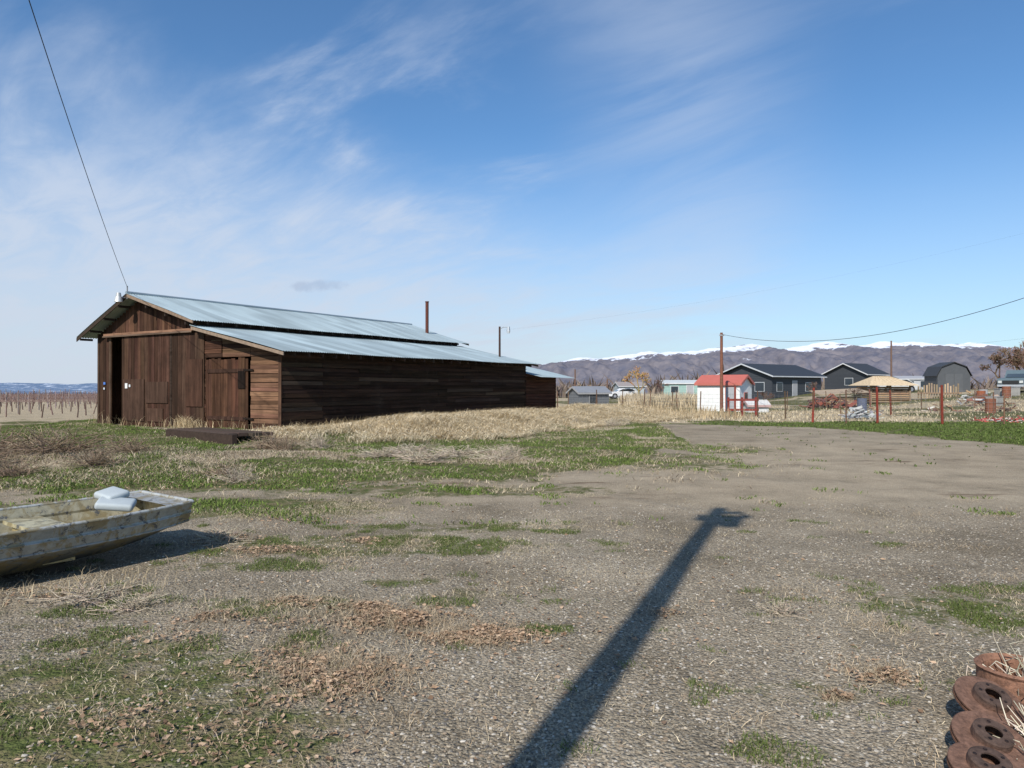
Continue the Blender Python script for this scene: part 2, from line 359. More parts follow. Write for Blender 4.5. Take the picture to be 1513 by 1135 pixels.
T=(np.arange(n)[:,None,None]*7+lt[None]).reshape(-1,3)
t=rng.random((n,1));C=(np.array([(.19,.12,.075)])*(1-t)+np.array([(.50,.36,.245)])*t)
fastmesh('fallen_leaves',V,T,np.repeat(C,7,0),M_plant)
xs=[];ys=[]
for cx,cy,rx,ry,n in LP:
    if rx<.5: m_=int(n*1.2);xs.append(rng.normal(cx,rx*.65,m_));ys.append(rng.normal(cy,ry*.65,m_))
for k in range(95):
    cy=2.8+rng.random()**1.6*9;cx=rng.uniform(-.72,.72)*cy
    if 0<cx<.3*cy: continue
    m_=rng.integers(15,80);xs.append(rng.normal(cx,.05+.01*cy,m_));ys.append(rng.normal(cy,.04+.008*cy,m_))
x=np.concatenate(xs);y=np.concatenate(ys);blades('dead_grass',x,y,.06,.003,1.9,(.25,.18,.11),(.54,.43,.29))
def brush(name,cx,cy,r,h,n,col):
    mb=MB();z=h1(cx,cy)
    for i in range(n):
        a=random.uniform(0,6.28);e=random.uniform(.1,1.4);rr=random.uniform(.5,1)
        p=Vector((cx+random.gauss(0,r*.25),cy+random.gauss(0,r*.25),z));c=vary(col,.35)
        d=Vector((math.cos(a)*math.cos(e)*r,math.sin(a)*math.cos(e)*r,math.sin(e)*h))*rr
        for k in range(3):
            q=p+d*.4+Vector((random.gauss(0,r*.08),random.gauss(0,r*.08),random.gauss(0,h*.08)))
            q.z=max(q.z,h1(q.x,q.y)+.005)
            mb.cyl(p,q,r*.008+.0015,r*.005+.001,3,c,0,False)
            if random.random()<.6:
                s=q+Vector((random.gauss(0,r*.15),random.gauss(0,r*.15),random.gauss(0,h*.12)));s.z=max(s.z,z)
                mb.cyl(q,s,.0025+r*.003,.001,3,c,0,False)
            p=q
    mb.build(name,[M_plant])
for cx,cy,r,h in [(-9.2,14.6,.9,.5),(-10.3,14.2,1.0,.5),(-8.2,15.6,.6,.35),(-9.6,13.2,.7,.3),(-8.6,12.6,.5,.25),(-7.7,13.6,.5,.3),(-6.2,18.6,.55,.4),(-5.6,18.0,.5,.4),(-5.0,18.9,.45,.35),(-4.7,12.6,.35,.25),(-5.2,13.3,.4,.2),(-1.9,15.6,.7,.2),(-1.2,16.6,.8,.2),(-2.4,17.6,.7,.22),(-.3,15.7,.6,.18),(-2.9,16.5,.6,.2),(-.2,17.3,.6,.2),(2.6,30.0,.5,.3),(3.9,29,.5,.3),(4.6,31,.5,.3),(-3.2,5.55,.3,.1),(-2.75,5.3,.2,.08),(1.9,5.2,.13,.07),(-3.0,7.6,.3,.12)]:
    brush('dead_brush',cx,cy,r,h,int(80+90*r),(.27,.20,.14) if cx<-5 else (.44,.37,.28))
# ------------------------------------------------------------------ barn
barn=empty('wooden_barn',(BX+8*U[0]+5*W[0],BY+8*U[1]+5*W[1],.1))
def B(L,w,z): return Vector((BX+L*U[0]+w*W[0],BY+L*U[1]+w*W[1],z))
def D(L,w,z): return Vector((L*U[0]+w*W[0],L*U[1]+w*W[1],z))
def top(w):
    if w<4.3: return 2.80+w*.215
    return 5.05-(8.0-w)*.30 if w<8 else 5.05-(w-8)*.44
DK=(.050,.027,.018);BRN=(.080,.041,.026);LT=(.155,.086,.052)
mb=MB()
w=4.3
while w<10.9:
    bw=min(random.uniform(.16,.24),10.9-w)
    zt=min(top(w),top(w+bw))-.02
    zb=3.62 if w<9.96 else -.05
    if w>9.9: zb=-.05
    if zt>zb:
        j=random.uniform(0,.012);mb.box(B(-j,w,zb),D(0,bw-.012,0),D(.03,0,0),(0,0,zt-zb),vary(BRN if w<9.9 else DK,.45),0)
    w+=bw
w=4.0
while w<9.05:
    mb.box(B(.05,w,-.05),D(0,.24,0),D(.03,0,0),(0,0,3.7),vary(DK,.3),0);w+=.25
mb.build('gable_boards',[M_wv],barn)
mb=MB()
z=-.05
while z<3.75:
    hgt=.15
    for seg in range(3):
        wa,wb=[(0,1.5),(1.5,3.0),(3.0,4.35)][seg]
        zt=z+hgt-.008
        if z<2.6 and seg==1: continue
        lim_a,lim_b=top(wa)-.03,top(wb)-.03
        if z<2.6 and seg==2: wa=3.9
        if z>=lim_b: continue
        if zt>lim_a:
            w0=max(wa,(min(zt,lim_b)-2.77)/.215)
            w0=min(w0,wb-.05)
            zz=min(zt,lim_b)
            if zz-z>.02: 
                wl=max(wa,(z-2.77)/.215)
                mb.add([B(-.02,wl,z),B(-.02,wb,z),B(-.02,wb,zz),B(-.02,w0,zz)],[(0,1,2,3)],vary(LT,.3),0)
        else:
            j=random.uniform(0,.025);c=vary(LT,.45) if wa<1.6 else vary(BRN,.4)
            if random.random()<.12: c=DK
            mb.box(B(-.02-j,wa+random.uniform(-.0,.03),z+random.uniform(-.008,.008)),D(0,wb-wa-.034,random.uniform(-.012,.012)),D(.03,0,0),(0,0,zt-z),c,0)
    z+=hgt
mb.build('lean_to_boards',[M_ww],barn)
mb=MB();z=-.12;r=0
while z<2.78:
    hgt=.15;L=0;r+=1
    while L<15.7:
        ln=min(random.choice([2.4,3.6,3.6,4.8]),15.7-L)
        if ln<.3: ln=15.7-L
        if L==0 and r%2: ln=1.8
        j=random.uniform(0,.035);t1=random.uniform(-.012,.012)
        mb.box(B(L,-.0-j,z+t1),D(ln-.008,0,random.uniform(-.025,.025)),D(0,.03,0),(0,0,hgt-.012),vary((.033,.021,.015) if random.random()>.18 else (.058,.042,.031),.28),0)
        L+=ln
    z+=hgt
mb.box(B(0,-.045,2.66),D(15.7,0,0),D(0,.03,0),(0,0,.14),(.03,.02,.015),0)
mb.build('long_wall_boards',[M_wl],barn)
mb=MB()
mb.box(B(15.66,0,-.1),D(0,10.9,0),D(.04,0,0),(0,0,2.9),DK,0)
mb.add([B(15.68,4.3,2.7),B(15.68,10.9,2.7),B(15.68,10.9,3.75),B(15.68,8,5.0),B(15.68,4.3,3.9)],[(0,1,2,3,4)],DK,0)
mb.box(B(0.02,10.86,-.1),D(15.6,0,0),D(0,.04,0),(0,0,3.85),BRN,0)
mb.box(B(.03,4.28,3.6),D(15.6,0,0),D(0,.03,0),(0,0,.38),(.03,.02,.015),0)
mb.box(B(.06,.03,-.1),D(15.5,0,0),D(0,.02,0),(0,0,2.8),(.02,.014,.01),0)
mb.box(B(-.05,-.035,-.05),D(0,.13,0),D(.025,0,0),(0,0,2.85),(.11,.062,.04),0)
mb.box(B(-.035,10.78,-.05),D(0,.12,0),D(.03,0,0),(0,0,3.8),(.08,.05,.035),0)
mb.box(B(-.035,9.95,-.05),D(0,.10,0),D(.03,0,0),(0,0,3.7),(.10,.065,.045),0)
for w_ in (2,5.3,8.0):
    for L_ in (3,7,11,15): mb.box(B(L_,w_,-.1),D(.15,0,0),D(0,.15,0),(0,0,top(w_)+.05),(.08,.06,.045),0)
mb.build('frame_and_rear_walls',[M_wv],barn)
def door(w0,w1,z0,z1,pro,col,bw=.2):
    mb=MB();w=w0
    while w<w1-.02:
        b=min(random.uniform(bw*.85,bw*1.15),w1-w);j=random.uniform(0,.008)
        mb.box(B(-pro-j,w,z0+random.uniform(0,.05)),D(0,b-.008,0),D(.025,0,0),(0,0,z1-z0-random.uniform(0,.06)),vary(col,.38),0);w+=b
    return mb
mb=door(5.95,9.05,.02,3.60,.10,(.062,.033,.022),.22)
for (wa,wb,za,zb) in [(6.0,7.4,1.0,1.8),(7.5,8.9,.3,1.9),(6.3,7.3,.3,.8)]:
    mb.box(B(-.14,wa,za),D(0,wb-wa,0),D(.025,0,0),(0,0,zb-za),vary((.070,.039,.027),.15),0)
mb.build('sliding_door',[M_wv],barn)
mb=door(3.95,5.80,.0,3.58,.08,(.055,.031,.021),.26)
mb.box(B(-.12,4.0,.9),D(0,.95,0),D(.03,0,0),(0,0,1.7),(.07,.036,.024),0)
mb.build('sliding_door_small',[M_wv],barn)
mb=door(1.60,3.86,-.02,2.58,.05,(.074,.037,.023),.18)
for zz in (.45,2.1): mb.box(B(-.085,1.7,zz),D(0,2.05,0),D(.028,0,0),(0,0,.13),vary((.055,.031,.021),.2),0)
mb.box(B(-.09,1.72,1.55),D(0,.36,0),D(.03,0,0),(0,0,.6),(.014,.010,.008),0)
mb.box(B(-.09,1.30,2.15),D(0,.5,0),D(.02,0,0),(0,0,.06),(.02,.015,.012),0);mb.box(B(-.09,1.30,.5),D(0,.5,0),D(.02,0,0),(0,0,.06),(.02,.015,.012),0)
mb.build('hinged_door',[M_wv],barn)
mb=MB()
mb.box(B(-.16,4.5,3.60),D(0,5.75,0),D(.13,0,0),(0,0,.12),(.25,.14,.088),0)
mb.box(B(-.20,4.5,3.57),D(0,5.75,0),D(.035,0,0),(0,0,.06),(.13,.09,.065),0)
mb.box(B(-.10,5.81,.0),D(0,.12,0),D(.05,0,0),(0,0,3.55),(.04,.027,.02),0)
mb.build('door_track_beam',[M_ww],barn)
mb=MB()
for (w_,z_,a,b_,c_) in [(8.55,1.55,.16,.20,(.72,.72,.70)),(8.35,1.6,.10,.10,(.6,.6,.6)),(10.3,1.7,.14,.1,(.08,.18,.5)),(10.35,1.5,.08,.08,(.6,.65,.7))]:
    mb.box(B(-.17 if w_<9 else -.05,w_,z_),D(0,a,0),D(.01,0,0),(0,0,b_),c_,0)
mb.build('notice_plates',[M_paint],barn)
def roof(name,L0,L1,wa,za,wb,zb,amp=.014):
    per=.105;n=int((L1-L0)/per*6);Ls=np.linspace(L0,L1,n+1)
    rows=7;vs=[];cs=[];sh={}
    for i,L in enumerate(Ls):
        k=int((L-L0)/.66)
        for r in range(rows):
            t=r/(rows-1);key=(k,int(t*1.99))
            if key not in sh: sh[key]=random.uniform(.82,1.12)
            w=wa+(wb-wa)*t;z=za+(zb-za)*t+amp*math.sin(2*math.pi*(L-L0)/per)+.012*math.sin(L*.9+r)
            vs.append(B(L,w,z));f=sh[key];cs.append((.38*f,.46*f,.48*f))
    V=np.array([tuple(v) for v in vs]);q=[]
    for i in range(n):
        for r in range(rows-1):
            a=i*rows+r;q.append((a,a+rows,a+rows+1,a+1))
    c=V.mean(0);o=fastmesh(name,V-c,np.array(q),np.array(cs),M_roof,True);o.location=c
    o.parent=barn;o.matrix_parent_inverse=Matrix.Translation(-Vector(barn.location));return o
roof('main_roof_right',-.55,16.3,3.95,top(4.3)-.105+.12,8.0,5.17)
roof('main_roof_left',-.55,16.3,11.55,5.17-3.55*.44,8.0,5.17)
roof('lean_to_roof',-.45,16.0,-.60,2.80-.13+.09,4.26,2.8+4.26*.215+.09)
mb=MB()
mb.cyl(B(-.55,8,5.19),B(16.3,8,5.19),.06,.06,8,(.36,.42,.44),1)
def barge(L,wa,za,wb,zb,h=.15,col=(.16,.12,.09)):
    mb.add([B(L,wa,za-h),B(L,wb,zb-h),B(L,wb,zb),B(L,wa,za),B(L+.03,wa,za-h),B(L+.03,wb,zb-h),B(L+.03,wb,zb),B(L+.03,wa,za)],[(0,1,2,3),(7,6,5,4),(0,4,5,1),(3,2,6,7),(0,3,7,4),(1,5,6,2)],col,0)
barge(-.53,3.95,3.96,8.0,5.14,.12,(.24,.17,.12));barge(-.53,8.0,5.14,11.55,3.58,.14,(.05,.035,.025));barge(-.43,-.58,2.73,4.2,3.75,.11,(.27,.20,.145));barge(16.25,3.95,3.96,8.0,5.14,.1);barge(15.95,-.58,2.73,4.2,3.75,.1)
L=.1
while L<15.9:
    mb.box(B(L,-.52,2.60),D(.05,0,0),D(0,.6,.129),(0,0,.12),vary((.05,.032,.023),.4),0);mb.box(B(L,4.0,3.84),D(.05,0,0),D(0,.5,.15),(0,0,.10),vary((.05,.034,.026),.3),0);L+=.61
for w_ in (8.6,9.6,10.6,11.3,4.4,5.6,6.8): 
    z_=(5.03-(w_-8)*.44) if w_>8 else 5.0-(8-w_)*.3
    mb.box(B(-.5,w_,z_-.10),D(.5,0,0),D(0,.05,0),(0,0,.09),(.05,.035,.028),0)
mb.build('roof_trim_and_rafters',[M_wood,M_metal],barn)
mb=MB()
z=-.1
while z<2.15:
    mb.box(B(15.75,.0,z),D(3.2,0,0),D(0,.03,0),(0,0,.14),vary((.055,.027,.019),.25),0);z+=.15
mb.box(B(18.9,0.03,-.1),D(.03,0,0),D(0,3,0),(0,0,2.3),DK,0)
mb.build('annex_walls',[M_wl],barn)
roof('annex_roof',15.72,19.5,-.9,2.10,3.0,2.95)
mb=MB();mb.cyl(B(15.2,6,4.3),B(15.2,6,6.25),.09,.09,12,(.12,.04,.028),0);mb.cyl(B(15.2,6,6.25),B(15.2,6,6.30),.11,.11,12,(.10,.04,.03),0);mb.build('stove_flue',[M_rust],barn)
mb=MB();p=B(15.1,1.2,2.95);mb.cyl(p,p+Vector((0,0,1.75)),.055,.05,8,(.06,.035,.028),0)
q=p+Vector((0,0,1.62));mb.tube([q,q+Vector((.2,-.05,.1)),q+Vector((.42,-.1,.08))],.018,6,(.3,.32,.33),1)
mb.cyl(q+Vector((.45,-.1,-.10)),q+Vector((.45,-.1,.12)),.09,.07,10,(.5,.53,.55),1);mb.cyl(q+Vector((.45,-.1,-.22)),q+Vector((.45,-.1,-.10)),.07,.10,10,(.75,.77,.78),1)
mb.build('roof_mast_lamp',[M_wood,M_metal],barn)
mb=MB();p=B(-.75,8.15,5.0)
mb.tube([B(-.5,8.1,5.0),p],.02,6,(.4,.4,.4));mb.cyl(p-Vector((0,0,.18)),p+Vector((0,0,.02)),.16,.12,12,(.6,.6,.58));mb.cyl(p+Vector((0,0,.02)),p+Vector((0,0,.17)),.10,.08,12,(.5,.5,.48));mb.cyl(B(-.5,8,4.95),B(-.5,8,5.45),.025,.025,6,(.3,.3,.3))
mb.build('gable_lamp',[M_metal],barn)
mb=MB();mb.box(B(9,11.0,-.2),D(4,0,0),D(0,2.2,0),(0,0,2.3),DK,0);mb.box(B(8.8,10.95,2.15),D(4.4,0,0),D(0,2.6,-.25),(0,0,.05),(.4,.5,.55),1);mb.build('side_shed',[M_wv,M_metal],barn)
mb=MB()
A=Vector((-10.3,22.6,0));A2=Vector((-7.25,20.0,0));d=(A2-A);n_=Vector((-d.y,d.x,0)).normalized()
z0=h1(-8.8,21.4)
for i in range(4):
    mb.box(A-n_*(.05+.30*(3-i))+n_*.6+Vector((0,0,z0+.10+random.uniform(0,.02))),d*(.85+random.uniform(.05,.15)),n_*.27,(0,0,.09),vary((.085,.06,.045),.3))
mb.box(A-n_*.45+Vector((.1,-.1,z0-.1)),d*.98,n_*.14,(0,0,.28),(.05,.034,.026))
mb.box(A+n_*.75+Vector((-1.1,-.1,z0-.08)),d*.6,n_*.2,(0,0,.2),(.07,.05,.04))
mb.build('timber_ramp',[M_wood])
# ------------------------------------------------------------------ boat
def boat():
    E=empty('rowing_boat',(-4.3,6.2,0))
    o=Vector((-3.02,6.98,0));a=Vector((-.62,-.785,0));n=Vector((-.785,.62,0))
    z0=.02
    def P(s,t,z): return o+a*s+n*t+Vector((0,0,z+z0))
    st=[0,.15,.35,.7,1.2,1.8,2.4,3.0,3.5]
    gw=[(.05,1.10),(.03,1.13),(.0,1.17),(-.04,1.21),(-.08,1.24),(-.1,1.26),(-.1,1.26),(-.08,1.24),(-.05,1.2)]
    bz=[.24,.18,.13,.08,.05,.04,.04,.04,.06]
    ch=[.30,.275,.255,.24,.23,.225,.22,.22,.23]
    gh=[.485,.475,.465,.45,.44,.435,.435,.44,.45]
    def hull(off,mb,col,col2,flip):
        rows=[]
        for i,s in enumerate(st):
            g0,g1=gw[i];h=gh[i];c=ch[i];b=bz[i]
            s2=s+(off if i==0 else 0)-(off if i==len(st)-1 else 0)
            m_=(h+c)/2
            r=[P(s2,g0+off,h),P(s2,g0+.035+off,m_+.012),P(s2,g0+.03+off,m_-.012),P(s2,g0+.07+off,c),P(s2,g0+.36+off,b+off),P(s2,(g0+g1)/2,b+off-.012),P(s2,g1-.36-off,b+off),P(s2,g1-.07-off,c),P(s2,g1-.03-off,m_-.012),P(s2,g1-.035-off,m_+.012),P(s2,g1-off,h)]
            rows.append(r)
        k=11;vs=[p for r in rows for p in r];fs=[]
        for i in range(len(st)-1):
            for q_ in range(k-1):
                q=(i*k+q_,i*k+q_+1,(i+1)*k+q_+1,(i+1)*k+q_);fs.append(q[::-1] if flip else q)
        fs.append(tuple(range(k)));m=len(st)-1;fs.append(tuple(m*k+q for q in range(k))[::-1])
        i0=len(mb.v);mb.add(vs,fs,col,0)
        for j in range(len(vs)):
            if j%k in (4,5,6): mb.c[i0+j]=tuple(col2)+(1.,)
        return rows
    m,nt,bs=newmat('weathered_boat_paint')
    geo=N(nt,'ShaderNodeNewGeometry');Pp=geo.outputs['Position']
    at=N(nt,'ShaderNodeAttribute',attribute_name='col')
    n1=noise(nt,Pp,5.5,6,.75,.6);n2=noise(nt,Pp,14,5,.7)
    c=mix(nt,ramp(nt,n1,[(.48,c3(0)),(.55,c3(.85))]),at.outputs[0],c3(.30,.24,.12))
    c=mix(nt,ramp(nt,noise(nt,Pp,8,6,.8,.5),[(.56,c3(0)),(.60,c3(.95))]),c,c3(.10,.105,.11))
    c=mix(nt,1.,c,ramp(nt,n2,[(.3,c3(.7)),(.7,c3(1.1))]),'MULTIPLY')
    nt.links.new(c,bs.inputs['Base Color']);bs.inputs['Roughness'].default_value=.5;bs.inputs['Metallic'].default_value=.3
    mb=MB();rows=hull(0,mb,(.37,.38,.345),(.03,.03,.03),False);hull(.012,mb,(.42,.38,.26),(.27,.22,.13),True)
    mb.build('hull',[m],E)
    mb=MB()
    for k in (0,10): mb.tube([r[k] for r in rows],.016,8,(.50,.51,.49))
    mb.tube([rows[0][0],rows[0][10]],.018,8,(.50,.51,.49))
    for k in (2,8): mb.tube([r[k] for r in rows],.007,6,(.45,.45,.43))
    for k in (3,7): mb.tube([r[k] for r in rows],.010,6,(.38,.38,.36))
    mb.build('gunwale',[m],E)
    mb=MB()
    for s in (.95,2.05,3.05):
        mb.box(P(s,.10,.33),a*.30,n*.98,(0,0,.035),(.58,.52,.33));mb.box(P(s+.02,.22,.08),a*.25,n*.72,(0,0,.25),(.45,.36,.17))
    for s in (.5,1.5,2.6): mb.box(P(s,.38,.09),a*.04,n*.42,(0,0,.03),(.3,.28,.22))
    mb.add([P(0.02,.07,.478),P(.02,1.09,.478),P(.22,1.12,.468),P(.22,.04,.468)],[(0,1,2,3)],(.42,.42,.40))
    mb.build('bench_seats',[m],E)
    for (s,t,z,ang,sx) in ((.46,.62,.46,.3,.33),(.42,.80,.53,-.5,.27)):
        bpy.ops.mesh.primitive_cube_add(size=1);c_=bpy.context.object;c_.name='seat_cushion';c_.dimensions=(sx,.22,.075)
        bpy.ops.object.transform_apply(scale=True,location=False,rotation=False)
        md=c_.modifiers.new('b','BEVEL');md.width=.03;md.segments=4
        c_.data.color_attributes.new('col','FLOAT_COLOR','POINT')
        c_.data.color_attributes['col'].data.foreach_set('color',[.40,.44,.45,1]*8)
        c_.data.materials.append(M_paint);c_.location=P(s,t,z);c_.rotation_euler=(.2,.12,ang)
        for p in c_.data.polygons:p.use_smooth=True
        c_.parent=E;c_.matrix_parent_inverse=Matrix.Translation(-Vector(E.location))
    mb=MB()
    for s,t in ((1.1,.4),(2.6,.4),(1.1,.75),(2.6,.75)): mb.bx(P(s,t,0).x,P(s,t,0).y,-.03,.22,.12,.10,(.05,.04,.03),0,.5)
    mb.build('support_blocks',[M_wood],E)
boat()
x=rng.normal(-3.55,.5,400);y=rng.normal(5.9,.25,400);k=(x+3.02)*.785-(y-6.98)*.62>.1
blades('dry_weeds',x[k],y[k],.12,.004,.8,(.35,.27,.16),(.58,.48,.32))
# ------------------------------------------------------------------ brake rotors & rusty parts
def rotor(name,c,tilt,r=.145,ang=0):
    Mx=Matrix.Translation(c)@Matrix.Rotation(ang,4,'Z')@Matrix.Rotation(tilt,4,'X')
    mb=MB()
    prof=[(.034,.045),(.034,.052),(.072,.052),(.078,.046),(.080,.014),(r-.004,.014),(r,.011),(r,.003),(r-.018,.002),(r-.018,-.006),(r,-.007),(r,-.016),(r-.004,-.018),(.07,-.018),(.066,.040),(.034,.045)]
    mb.lathe(Mx,prof,56,(.13,.066,.042),0,False)
    for i in range(len(mb.v)):
        k=i%len(prof)
        if k in(4,5,6): mb.c[i]=(.17,.095,.066,1)
        if k in (0,1,2,3): mb.c[i]=(.085,.055,.042,1)
        if k in(8,9): mb.c[i]=(.03,.018,.014,1)
    for k in range(5):
        a=2*math.pi*k/5;p=Mx@Vector((.054*math.cos(a),.054*math.sin(a),.05));q=Mx@Vector((.054*math.cos(a),.054*math.sin(a),.0535));mb.cyl(p,q,.008,.008,10,(.015,.01,.01))
    for k in range(30):
        a=2*math.pi*k/30;mb.cyl(Mx@Vector(((r-.03)*math.cos(a),(r-.03)*math.sin(a),-.002)),Mx@Vector(((r-.004)*math.cos(a),(r-.004)*math.sin(a),-.002)),.0035,.0035,5,(.14,.06,.04))
    mb.build(name,[M_rust])
rotor('brake_rotor',Vector((2.23,3.42,.13)),.42,.150,.25)
rotor('brake_rotor',Vector((2.05,3.14,.085)),.40,.150,.15)
rotor('brake_rotor',Vector((1.93,2.97,.05)),.25,.145,.1)
rotor('brake_rotor',Vector((2.42,3.24,.07)),.2,.15,-.2)
mb=MB()
mb.lathe(Matrix.Translation((2.50,3.62,.0)),[(0,.02),(.16,.02),(.175,.04),(.175,.20),(.185,.215),(.17,.225),(.15,.20),(.15,.06),(.05,.06),(.05,.13),(0,.13)],40,(.24,.125,.08),0)
mb.build('brake_drum',[M_rust])
mb=MB();mb.bx(2.58,3.3,.0,.25,.2,.12,(.18,.09,.06),0,.4);mb.cyl((2.4,3.42,.05),(2.75,3.5,.10),.05,.05,12,(.14,.08,.05));mb.build('rusty_caliper_block',[M_rust])
brush('dry_weed_clump',2.36,3.12,.22,.22,230,(.60,.52,.40))
brush('dry_weed_clump',2.62,3.6,.25,.34,130,(.60,.52,.40))
# ------------------------------------------------------------------ utility poles and cables
def upole(name,x,y,hgt,r,col,arm=False,base=None):
    z=h1(x,y) if base is None else base
    mb=MB();mb.cyl((x,y,z-.3),(x,y,z+hgt),r,r*.75,14,col)
    return mb
PX,PY,PH=-1.79,-1.60,10.15
mb=upole('utility_pole',PX,PY,PH,.135,(.11,.08,.06))
mb.cyl((PX+.22,PY-.05,PH-1.0),(PX+.22,PY-.05,PH-.55),.13,.13,16,(.35,.36,.37))
mb.box((PX+.02,PY-.06,PH-.35),(.30,0,0),(0,.1,0),(0,0,.1),(.11,.08,.06))
mb.cyl((PX-.17,PY,PH-.75),(PX-.17,PY,PH-.45),.06,.05,8,(.3,.3,.3))
mb.cyl((PX+.30,PY,PH-.62),(PX+.42,PY,PH-.50),.05,.09,8,(.3,.3,.3))
mb.build('utility_pole',[M_wood])
mb=upole('utility_pole',12.9,45,4.95,.11,(.19,.085,.055))
mb.box((12.75,44.9,4.75),(.3,0,0),(0,.05,0),(0,0,.08),(.3,.3,.3));mb.build('utility_pole',[M_wood])
for (x_,y_,h_) in ((22,22,7.0),(46.7,90,6.0),(8.2,95,3.9),(12.0,92,2.6)):
    upole('utility_pole',x_,y_,h_,.12,(.16,.10,.075),False).build('utility_pole',[M_wood])
def cable(a,b,sag,r=.012,n=40,name='overhead_cable'):
    a,b=V3(a),V3(b);pts=[]
    for i in range(n+1):
        t=i/n;p=a.lerp(b,t);p.z-=4*sag*t*(1-t);pts.append(p)
    mb=MB();mb.tube(pts,r,5,(.02,.02,.022));mb.build(name,[M_cable])
cable((PX,PY,PH-.35),B(-.5,8,5.4),.45,.008)
cable((12.9,45,4.85),(22,22,6.9),1.75,.012)
cable((46.7,90,6.2),(70,60,10.5),1.0,.006)
cable(B(15.1,1.2,4.5),(40,30,13.6),1.3,.0012)
# ------------------------------------------------------------------ fences
def fence(name,pts,hh=1.45,col=(.22,.045,.03),tall=()):
    mb=MB()
    P_=[]
    for i,(x_,y_) in enumerate(pts):
        z=h1(x_,y_);k=hh*random.uniform(.92,1.06)*(1.12 if i in tall else 1);r=.055 if i in tall else .035
        lean=Vector((random.gauss(0,.05),random.gauss(0,.05),0))
        mb.cyl((x_,y_,z-.1),(x_+lean.x,y_+lean.y,z+k),r,r*.9,8,vary(col,.3) if i in tall else vary((.14,.085,.055),.3));P_.append(Vector((x_,y_,z)))
    for a,b in zip(P_[:-1],P_[1:]):
        for zz in (.15,.35,.55,.75,.95,1.2): mb.cyl(a+Vector((0,0,zz)),b+Vector((0,0,zz)),.005,.005,3,(.3,.29,.28),1,False)
        L_=(b-a).length;k=int(L_/.3)
        for i in range(1,k):
            p=a.lerp(b,i/k);mb.cyl(p+Vector((0,0,.15)),p+Vector((0,0,1.2)),.003,.003,3,(.3,.29,.28),1,False)
    mb.build(name,[M_wood,M_metal])
fence('wire_fence',[(13.4,32.6),(14.9,32.6),(16.3,32.6),(18.6,31.6),(21,31.2),(24,31),(27,30.8),(31,30.5)],1.45,tall=(0,2,3,5))
fence('wire_fence',[(13.4,32.6),(13.1,35),(12.6,37.5),(12.2,40),(10.8,42),(9.6,44),(8.3,46),(5.5,47),(3,48)],1.4,tall=(3,))
fence('wire_fence',[(16,50),(19,50.5),(22,51),(25,51),(28,50),(31,49),(35,48),(39,48)],1.3,(.16,.07,.05),tall=(0,3,6))
fence('wire_fence',[(4,52),(6,52.5),(8,53),(10,53),(12,53),(14,53),(17,54)],1.3,(.16,.07,.05))
fence('wire_fence',[(18,40),(21,40.5),(24,41),(27,41),(30,41),(34,41)],1.3,(.18,.06,.04),tall=(1,4))
mb=MB();gx,gy=11.9,40.2;z=h1(gx,gy)
for dx in (0,.75,1.5): mb.bx(gx+dx,gy,z,.1,.1,1.05,(.20,.035,.025))
for zz in (.3,.85): mb.box((gx-.1,gy-.08,z+zz),(1.75,0,0),(0,.04,0),(0,0,.12),(.22,.04,.028))
mb.build('timber_gate',[M_paint])
# vineyard
mb=MB()
for row in range(24):
    y0=39+row*2.8
    for k in range(int(y0*.9/3.0)):
        x_=-y0*.42-k*1.9
        if x_<-y0*.95: break
        L_,w_=LW(x_,y0)
        if w_<13.5: continue
        z=h1(x_,y0)
        hh=random.uniform(.9,1.25)
        if k%3==0: mb.cyl((x_,y0,z),(x_+random.gauss(0,.04),y0,z+hh+.15),.04,.035,5,vary((.27,.22,.20),.3),0,False)
        mb.cyl((x_+.8,y0,z),(x_+.8+random.gauss(0,.1),y0,z+.75),.035,.025,4,vary((.15,.10,.085),.3),0,False)
        for q in range(6): 
            a0=Vector((x_+.8+random.uniform(-.8,.8),y0,z+.7));mb.cyl(a0,a0+Vector((random.gauss(0,.2),random.gauss(0,.1),random.uniform(.2,.5))),.014,.008,3,vary((.24,.15,.13),.3),0,False)
    mb.cyl((-y0*.42,y0,h1(-y0*.42,y0)+.8),(-y0*.95,y0,h1(-y0*.95,y0)+.8),.02,.02,3,(.2,.14,.12),0,False)
mb.build('vineyard_rows',[M_wood])
